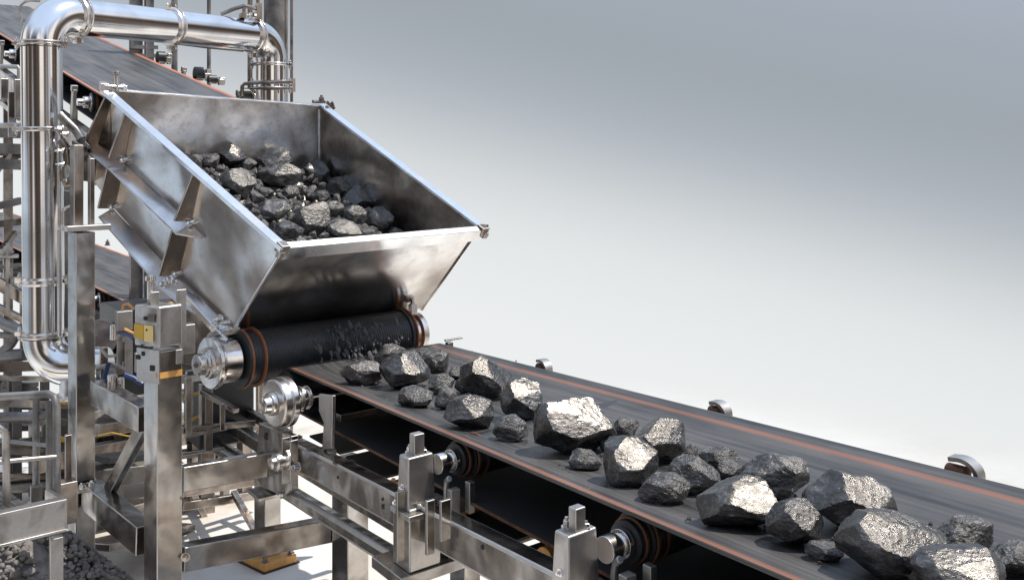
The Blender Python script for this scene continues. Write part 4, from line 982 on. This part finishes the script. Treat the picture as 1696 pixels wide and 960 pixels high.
# upper
fu, du, cu, hu = bgframe((-419, -195), (166, 156), 9.17)
uc = thing('belt_conveyor', 'upper background belt conveyor climbing behind the bent pipe', 'conveyor', fu(0, .6, -.5))
belt_loop('belt', M['belt_bg'], uc, fu, -9, .9, .13, W_=1.2, trough=.03)
for s in (-5.4, -3.6, -1.9, -.30):
    roller(uc, fu, s, -.12, .085, .0, 1.2)
    for c_, sg in ((-.14, 1), (1.33, -1)):
        mb = MB(); mb.box(fu(s, c_, -.14), (.07, .03, .26), (-du, cu, hu)); mb.box(fu(s, c_, -.0), (.05, .05, .05), (-du, cu, hu)); build('roller_bracket', mb, M['cast'], uc, bevel=.003)
for s, k in ((-1.35, 1), (-.05, .8), (-.95, .6), (-2.6, 1)):
    q = fu(s, 1.25, .03); mb = MB(); mb.lathe(q, cu, [(0, .04 * k), (.01, .07 * k), (.09, .07 * k), (.1, .04 * k)], 18); rb = build('rim_roller', mb, M['rubber'], uc)
    mb = MB(); mb.box(q + cu * .12 - du * .08, (.05, .05, .12 * k), (-du, cu, hu)); mb.box(q + cu * .08 - du * .16 , (.05, .05, .06), (-du, cu, hu)); build('bracket', mb, M['mach'], rb, bevel=.003)
    mb = MB(); mb.lathe(q + cu * .092, cu, [(0, .045 * k), (.015, .045 * k)], 16); build('orange_cap', mb, M['rust'], rb)
for c_ in (-.16, 1.36): build('side_beam', MB().beam(fu(-9, c_, -.36), fu(.8, c_, -.36), .10, .20, hu), M['steel'], uc, bevel=.008)
build('side_beam', MB().beam(fu(-9, -.16, -.62), fu(.6, -.16, -.62), .06, .06, hu), M['steel'], uc, bevel=.006)
for s in (-3.2, -2.4, -1.6, -.8): build('lattice_bar', MB().beam(fu(s, -.16, -.38), fu(s + .35, -.16, -.62), .03, .04, hu), M['frame'], uc)
for s in (-6.5, -3.4):
    for c_ in (-.1, 1.3):
        q = fu(s, c_, -.4); build('support_leg', MB().box((q[0], q[1], (q[2] + FLOOR) / 2), (.10, .10, q[2] - FLOOR), A), M['frame'], uc, bevel=.004)
mb = MB(); mb.tube([P(0, 110, 8.6), P(30, 111, 8.6), P(32, 114, 8.6), P(32, 200, 8.6)], .018, 10); mb.tube([P(0, 208, 8.4), P(36, 208, 8.4)], .022, 10); build('guard_rail', mb, M['cast'], uc)
mb = MB(); mb.box(P(30, 165, 8.5), (.14, .06, .30), A); mb.box(P(6, 150, 8.8), (.30, .06, .16), A); mb.box(P(20, 190, 8.5), (.06, .06, .35), A); build('gusset', mb, M['steel'], uc, bevel=.004)
# lower
fl_, dl, cl_, hl = bgframe((-470, 171), (215, 503), 12.0)
lc = thing('belt_conveyor', 'lower background belt conveyor passing behind the front posts under the hopper', 'conveyor', fl_(-2, .6, -.5))
belt_loop('belt', M['belt_bg'], lc, fl_, -12, 1.2, .14, W_=1.2, trough=.03)
for s in (-6, -4.4, -2.8, -1.2, .4):
    roller(lc, fl_, s, -.13, .09, .0, 1.2)
for s in (-5.2, -4.0, -2.9, -2.55, -1.4, -.9, -.6): build('edge_bolt', MB().bolt(fl_(s, 1.23, .03), UP, .03, .05), M['frame'], lc)
for c_ in (-.16, 1.36): build('side_beam', MB().beam(fl_(-12, c_, -.46), fl_(1.4, c_, -.46), .12, .22, hl), M['frame'], lc, bevel=.008)
build('side_beam', MB().beam(fl_(-12, -.3, -.95), fl_(1.4, -.3, -.95), .12, .12, hl), M['steel'], lc, bevel=.008)
for s in (-7, -4.6, .6):
    for c_ in (-.1, 1.3):
        q = fl_(s, c_, -.5); build('support_leg', MB().box((q[0], q[1], (q[2] + FLOOR) / 2), (.13, .13, q[2] - FLOOR), A), M['frame'], lc, bevel=.004)
build('drip_pan', MB().beam(fl_(-12, .3, -.60), fl_(1.2, .3, -.60), 1.0, .03, hl), M['frame'], lc)
mb = MB(); mb.tube([P(0, 424, 8.2), P(30, 424, 8.2)], .016, 8); mb.tube([P(13, 420, 8.2), P(13, 520, 8.2)], .016, 8); mb.bolt(P(13, 418, 8.2), UP, .03, .04); mb.bolt(P(25, 470, 8.2), UP, .03, .03)
gl_ = thing('guard_rail', 'short grey rail with bolted post at the far left under the lower belt', 'railing', P(13, 520, 8.2)); build('rail_tube', mb, M['cast'], gl_)
for (a, b, y, wd) in (((0, 470), (60, 505), 8.3, .09), ((0, 512), (60, 540), 8.4, .05)):
    build('rail_beam', MB().beam(P(a[0] - 40, a[1] - 22, y), P(b[0], b[1], y), .05, wd), M['steel'], gl_, bevel=.005)

# trestle of curved arms far left
tr = thing('pipe_trestle', 'grey trestle with curved arms and a thin post left of the lower pipe elbow', 'trestle', V3(*at(28, 9.4)[:2], FLOOR))
build('post', MB().box((at(28, 9.4)[0], 9.4, (zz_(595, 9.4) + FLOOR) / 2), (.08, .08, zz_(595, 9.4) - FLOOR), A), M['far'], tr, bevel=.004)
mb = MB(); mb.tube([P(-20, 520, 9.3), P(8, 538, 9.3), P(34, 548, 9.3)], .045, 10); mb.tube([P(-20, 592, 9.3), P(15, 588, 9.3), P(40, 586, 9.3)], .05, 10); mb.tube([P(0, 585, 9.3), P(18, 570, 9.3), P(30, 550, 9.3)], .04, 10); mb.tube([P(-20, 553, 9.3), P(22, 556, 9.3)], .028, 10)
build('curved_arm', mb, M['far'], tr)
mb = MB()
for (y, a, b) in ((636, -20, 62), (650, -20, 62), (668, -20, 70), (220, -20, 40), (272, -20, 38), (246, -20, 36), (320, 95, 122), (340, 95, 122)):
    mb.beam(P(a, y - 1, 9.5), P(b, y + 1, 9.5), .06, .09 if y != 636 else .04)
build('cross_arm', mb, M['far'], tr, bevel=.003)
build('post', MB().box((at(-12, 9.5)[0], 9.5, (zz_(200, 9.5) + FLOOR) / 2), (.1, .1, zz_(200, 9.5) - FLOOR), A), M['far'], tr)
build('post', MB().box((at(108, 9.6)[0], 9.6, (zz_(290, 9.6) + FLOOR) / 2), (.09, .09, zz_(290, 9.6) - FLOOR), A), M['far'], tr)

# ================================================================== WALKWAY at lower left
wk = thing('walkway', 'grey steel walkway with grating deck and handrails at the lower left', 'walkway', P(50, 880, 5.9))
ZW = zz_(838, 5.9)
qa, qb = P(-60, 872, 5.55), P(107, 850, 5.9); qa[2] = qb[2] = zz_(850, 5.9)
wd_ = nrm(qb - qa); wn = V3(-wd_[1], wd_[0], 0)
build('kick_plate', MB().beam(qa, qb, .03, .15), M['cast'], wk, bevel=.004)
mb = MB(); mb.beam(qa + UP * .08, qb + UP * .08, .07, .015); mb.beam(qa - UP * .08, qb - UP * .08, .07, .015); build('edge_flange', mb, M['cast'], wk, bevel=.003)
mb = MB()
qe = qb - wd_ * .16
for i in range(int(np.linalg.norm(qe - qa) / .03)): mb.beam(qa + wd_ * i * .03 + UP * .05, qa + wd_ * i * .03 + wn * .7 + UP * .05, .006, .03)
for i in range(24): mb.beam(qa + wn * (i * .03) + UP * .055, qe + wn * (i * .03) + UP * .055, .005, .02)
build('grating_deck', mb, M['far'], wk)
build('kick_plate', MB().beam(qa + wn * .7, qe + wn * .7, .03, .15), M['cast'], wk, bevel=.004); build('kick_plate', MB().beam(qb, qb + wn * .25, .03, .15), M['cast'], wk, bevel=.004)
mb = MB()
def rl(*pts, r=.018): mb.tube([P(*p) for p in pts], r, 12)
rl((11, 838, 5.85), (10, 725, 5.85), (7, 714, 5.85), (-2, 708, 5.83), (-60, 704, 5.7), r=.020)
rl((-60, 770, 5.7), (92, 756, 6.05), r=.014)
build('front_handrail', mb, M['cast'], wk)
mb = MB()
rl((94, 826, 6.1), (94, 672, 6.1), (91, 658, 6.12), (80, 652, 6.15), (-60, 660, 6.3), r=.022); rl((84, 830, 6.15), (84, 664, 6.15), r=.026)
rl((-60, 722, 7.0), (84, 738, 6.9), r=.014); rl((60, 830, 7.0), (60, 655, 7.0), r=.022); rl((-60, 690, 7.2), (80, 688, 7.0), r=.028)
build('rear_handrail', mb, M['far'], wk)
for x, y in ((93, 6.0), (60, 6.9), (-40, 6.9)):
    c = at(x, y); build('support_leg', MB().box((c[0], c[1], (ZW + FLOOR) / 2 - .1), (.07, .07, ZW - FLOOR - .2), A), M['cast'], wk, bevel=.003)
mb = MB(); mb.box(P(112, 830, 6.3), (.10, .10, .24), A); mb.box(P(110, 800, 6.4), (.14, .10, .03), A); mb.box(P(113, 760, 6.6), (.04, .04, .3), A); build('end_bracket', mb, M['frame'], wk, bevel=.003)
# gravel heap
gv = MB(); gc = P(2, 960, 6.35); gr = random.Random(3); bv, bf = ico(2)
for k in range(6000):
    a = gr.uniform(0, 2 * math.pi); r = math.sqrt(gr.uniform(0, 1)); R_ = .95
    x = gc[0] + r * R_ * math.cos(a); y = gc[1] + .25 + r * R_ * math.sin(a); hgt = .86 * (1 - r) * (1 + .12 * math.sin(a * 3))
    r_ = gr.uniform(.010, .027); z = FLOOR + max(.02, hgt) + gr.uniform(-.02, .02)
    off = Vector((k * 3.1, k * 1.7, 0)); ax = Matrix.Rotation(gr.uniform(0, 6), 3, Vector((gr.random(), gr.random(), gr.random())).normalized())
    vv = []
    for p in bv:
        q = Vector(p) * (1 + .35 * noise.noise(Vector(p) * 1.3 + off)); q = ax @ Vector((q.x, q.y * .8, q.z * .7)); vv.append((x + q.x * r_, y + q.y * r_, z + q.z * r_))
    gv.add(vv, bf)
M['gravel'] = plain('gravel_grey', (.20, .185, .175), .85, var=.5, scale=12, bump=.5)
me_c = MB().lathe((gc[0], gc[1] + .25, FLOOR - .01), UP, [(0, .93), (.80, .02)], 40); gv.add(me_c.v, me_c.f)
o = build('gravel_heap', gv, M['gravel'], smooth=0); tag(o, 'grey gravel heap on the floor below the walkway in the lower left corner', 'gravel', kind='stuff')

# ================================================================== TALL PLANT BEHIND
def tall(name, label, cat, px, Y, w_, ytop, ybot, round_=False, mat='far', d_=None):
    c = at(px, Y); z1 = zz_(ytop, Y); z0 = FLOOR if ybot is None else zz_(ybot, Y)
    mb = MB()
    if round_: mb.cyl((c[0], c[1], z0), (c[0], c[1], z1), w_ / 2, n=32)
    else: mb.box((c[0], c[1], (z0 + z1) / 2), (w_, d_ or w_, z1 - z0), A)
    o_ = build(name, mb, M[mat], bevel=0 if round_ else .006); tag(o_, label, cat); return o_
tall('steel_stack', 'wide round steel stack rising behind the right bend of the large pipe', 'stack', 457, 11.5, .25, -60, None, True)
pg = 'thin poles behind the large pipe'
for px, w_, lab in ((414, .05, 'thin dark pole left of the stack behind the large pipe, leftmost of the pair'), (427, .035, 'thinner pole just left of the stack, nearer the stack'), (473, .02, 'thin cable like pole right of the stack, touching it'), (483, .03, 'dark thin pole standing clear to the right of the stack')):
    o_ = tall('thin_pole', lab, 'pole', px, 11, w_, -60, None, True, 'frame'); o_['group'] = pg
for px, w_, y1, lab in ((289, .07, -60, 'slim pole behind the middle of the horizontal pipe'), (346, .045, -60, 'slim pole behind the pipe, between the middle clamp and the right bend')):
    o_ = tall('thin_pole', lab, 'pole', px, 12.5, w_, y1, None, True, 'far'); o_['group'] = pg
cl2 = thing('steel_column', 'twin grey steel column behind the horizontal pipe above the upper belt', 'column', V3(*at(235, 12.5)[:2], FLOOR))
for px, w_ in ((225, .14), (247, .10)):
    c = at(px, 12.5); build('column_shaft', MB().box((c[0], c[1], (2 + FLOOR) / 2), (w_, w_, 2 - FLOOR), A), M['far'], cl2, bevel=.005)
mb = MB(); 
for y in (-20, 78, 92): mb.beam(P(214, y, 12.4), P(262, y + 1, 12.5), .06, .04)
build('tie_bar', mb, M['far'], cl2)
hr_ = thing('bracket_rail', 'thin curved bracket rail hugging the pipe just above the hopper rim', 'bracket', P(410, 155, 9.4))
mb = MB(); mb.tube([P(401, 160, 9.4), P(401, 143, 9.4), P(405, 139, 9.4), P(440, 136, 9.4), P(484, 135, 9.45)], .016, 10); mb.tube([P(414, 146, 9.4), P(484, 147, 9.45)], .012, 10); build('rail_tube', mb, M['frame'], hr_)
mb = MB(); mb.box(P(486, 136, 9.45), (.03, .03, .06), A); mb.box(P(486, 147, 9.45), (.03, .03, .06), A); build('end_clip', mb, M['frame'], hr_)
h2_ = thing('cable_arm', 'thin arm with small fittings above the right end of the horizontal pipe', 'bracket', P(405, 22, 9.0))
mb = MB(); mb.tube([P(366, 24, 9.2), P(385, 16, 9.2), P(404, 10, 9.2), P(432, 16, 9.3)], .018, 10); mb.tube([P(404, 10, 9.2), P(404, 26, 9.2)], .014, 10); mb.box(P(402, 27, 9.2), (.07, .05, .04), A); mb.box(P(428, 20, 9.3), (.07, .05, .14), A); build('arm_tube', mb, M['frame'], h2_)
h3_ = thing('drain_tube', 'thin tube slung under the horizontal pipe towards its right bend', 'tube', P(340, 78, 9.0))
mb = MB(); mb.tube([P(278, 70, 8.8), P(340, 78, 9.1), P(402, 84, 9.4), P(408, 80, 9.4)], .013, 10); build('tube', mb, M['far'], h3_)
h4_ = thing('hook_wire', 'thin curled wire hanging in the top left corner beside the pipe elbow', 'wire', P(40, 20, 7.8))
mb = MB(); mb.tube([P(66, 2, 7.8), P(52, 1, 7.8), P(42, 3, 7.8), P(35, 9, 7.8), P(33, 20, 7.8), P(36, 32, 7.8), P(31, 38, 7.8)], .010, 8); build('wire', mb, M['cast'], h4_)
# machinery filling the shaded space between post and lower conveyor
mc = thing('pump_set', 'dark pump set with cylinders, pipes and added black shade boxes between the two posts, under the lower belt', 'pump', P(200, 640, 9))
mb = MB(); mb.cyl(P(165, 560, 9.2), P(215, 575, 9.8), .16, n=24); mb.cyl(P(160, 615, 8.8), P(240, 610, 9.4), .07, n=20); build('cylinder', mb, M['frame'], mc, bevel=.004)
mb = MB(); mb.box(P(205, 628, 9), (.45, .3, .22), A); mb.box(P(180, 530, 10), (.5, .1, .3), A); build('shade_housing', mb, M['rubber'], mc, bevel=.01)
mb = MB(); mb.tube([P(160, 640, 8.4), P(175, 625, 8.4), P(190, 640, 8.4), P(190, 660, 8.4)], .02, 10); mb.tube([P(300, 590, 8), P(330, 575, 8), P(345, 590, 8)], .02, 10); build('pipe_bend', mb, M['mach'], mc)

mb = MB(); mb.box(P(232, 560, 9.6), (1.0, .5, .62), A); mb.box(P(362, 672, 8.3), (.55, .45, .50), A)  # black boxes added to fill gaps around the posts that lie in shade
build('shade_housing', mb, M['rubber'], mc, bevel=.02)
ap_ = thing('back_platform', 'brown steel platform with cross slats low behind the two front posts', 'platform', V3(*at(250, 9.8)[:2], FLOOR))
rr_ = random.Random(5)
for k, (xa, xb, y, sl, Y, wd) in enumerate(((-40, 115, 742, -4, 9.4, .10), (-40, 110, 800, -6, 9.0, .12), (120, 245, 700, -8, 9.8, .07), (120, 245, 742, -10, 9.2, .09), (120, 250, 786, -14, 9.0, .14), (120, 250, 845, -16, 8.6, .10),
      (290, 430, 744, -18, 9.8, .05), (290, 432, 862, -20, 9.0, .05), (120, 246, 664, -6, 10.2, .10), (290, 430, 700, -10, 10.0, .08), (-40, 115, 706, -3, 9.8, .05))):
    build('slat', MB().beam(P(xa, y - sl / 2, Y), P(xb, y + sl / 2, Y + .4), .16, wd), M['frame' if k % 2 else 'far'], ap_, bevel=.004)
for x, Y in ((60, 9.6), (180, 9.9), (322, 9.9), (405, 9.6)):
    c = at(x, Y); build('post', MB().box((c[0], c[1], (zz_(655, Y) + FLOOR) / 2), (.10, .10, zz_(655, Y) - FLOOR), A2), M['frame'], ap_, bevel=.004)
build('deck', MB().beam(P(140, 770, 9.6), P(290, 755, 10.0), .7, .04), M['frame'], ap_, bevel=.004)

# linkage between the pipe, the upper belt and the back of the hopper
lk = thing('linkage', 'cluster of curved arms and bolts between the vertical pipe and the hopper back corner', 'linkage', P(118, 340, 7.35))
mb = MB(); mb.tube([P(99, 190, 7.5), P(112, 203, 7.5), P(126, 216, 7.5), P(136, 232, 7.45)], .030, 12); build('curved_arm', mb, M['steel'], lk)
mb = MB(); mb.tube([P(101, 232, 7.5), P(110, 246, 7.5), P(113, 270, 7.5), P(106, 292, 7.5), P(112, 306, 7.5), P(122, 304, 7.5)], .030, 12); build('curved_arm', mb, M['frame'], lk)
mb = MB(); mb.lathe(P(118, 258, 7.4), CC, [(0, .03), (.01, .07), (.06, .07), (.07, .04), (.10, .04)], 20); build('pivot_disc', mb, M['frame'], lk, bevel=.003)
mb = MB(); mb.lathe(P(108, 284, 7.35), CC, [(0, .02), (.01, .045), (.05, .045), (.06, .02)], 20); build('pivot_disc', mb, M['cast'], lk, bevel=.003)
mb = MB(); mb.prism([P(118, 232, 7.45), P(134, 240, 7.45), P(140, 270, 7.45), P(128, 300, 7.45), P(112, 296, 7.45), P(122, 268, 7.45)], V3(.02, .05, 0)); build('gusset_plate', mb, M['steel'], lk, bevel=.003)
for x, y, r in ((103, 214, .022), (112, 222, .014), (104, 250, .016), (127, 246, .012), (132, 286, .014), (118, 298, .016), (105, 272, .012)):
    mb = MB(); mb.bolt(P(x, y, 7.38), -CC, r, .03); build('link_bolt', mb, M['mach'], lk)
mb = MB(); mb.tube([P(103, 372, 7.3), P(103, 352, 7.3), P(108, 344, 7.3), P(117, 341, 7.3)], .010, 8); build('thin_tube', mb, M['cast'], lk)
mb = MB(); mb.beam(P(98, 323, 7.9), P(125, 325, 7.9), .06, .07); build('strut', mb, M['far'], lk); mb = MB(); mb.beam(P(98, 338, 7.9), P(125, 338, 7.9), .06, .05); build('strut', mb, M['far'], lk)

lt = thing('lattice_frame', 'grey background lattice of thin bars and braces behind the walkway and the two posts', 'lattice', V3(*at(90, 9.9)[:2], FLOOR))
rq = random.Random(11)
for (x0, x1, y0, y1, n, Y) in ((-30, 112, 600, 860, 13, 8.9), (158, 242, 690, 900, 9, 9.3), (300, 430, 770, 880, 6, 9.9), (-30, 34, 230, 470, 7, 10.2)):
    for k in range(n):
        y = y0 + (y1 - y0) * (k + rq.random() * .7) / n; d = rq.uniform(-10, 4)
        if k % 3 == 2:
            xa = rq.uniform(x0, x1 - 30); build('brace', MB().beam(P(xa, y, Y), P(xa + rq.uniform(18, 45), y - rq.uniform(30, 70), Y + .3), .04, .05), M['frame'], lt)
        else: build('bar', MB().beam(P(x0, y - d, Y), P(x1, y + d, Y + .4), .05, rq.uniform(.03, .08)), M[rq.choice(('far', 'frame', 'steel'))], lt)
for x in (18, 74, 196, 372):
    c = at(x, 9.4); build('post', MB().box((c[0], c[1], (zz_(610 if x < 100 else 700, 9.4) + FLOOR) / 2), (.06, .06, zz_(610 if x < 100 else 700, 9.4) - FLOOR), A2), M['far'], lt)
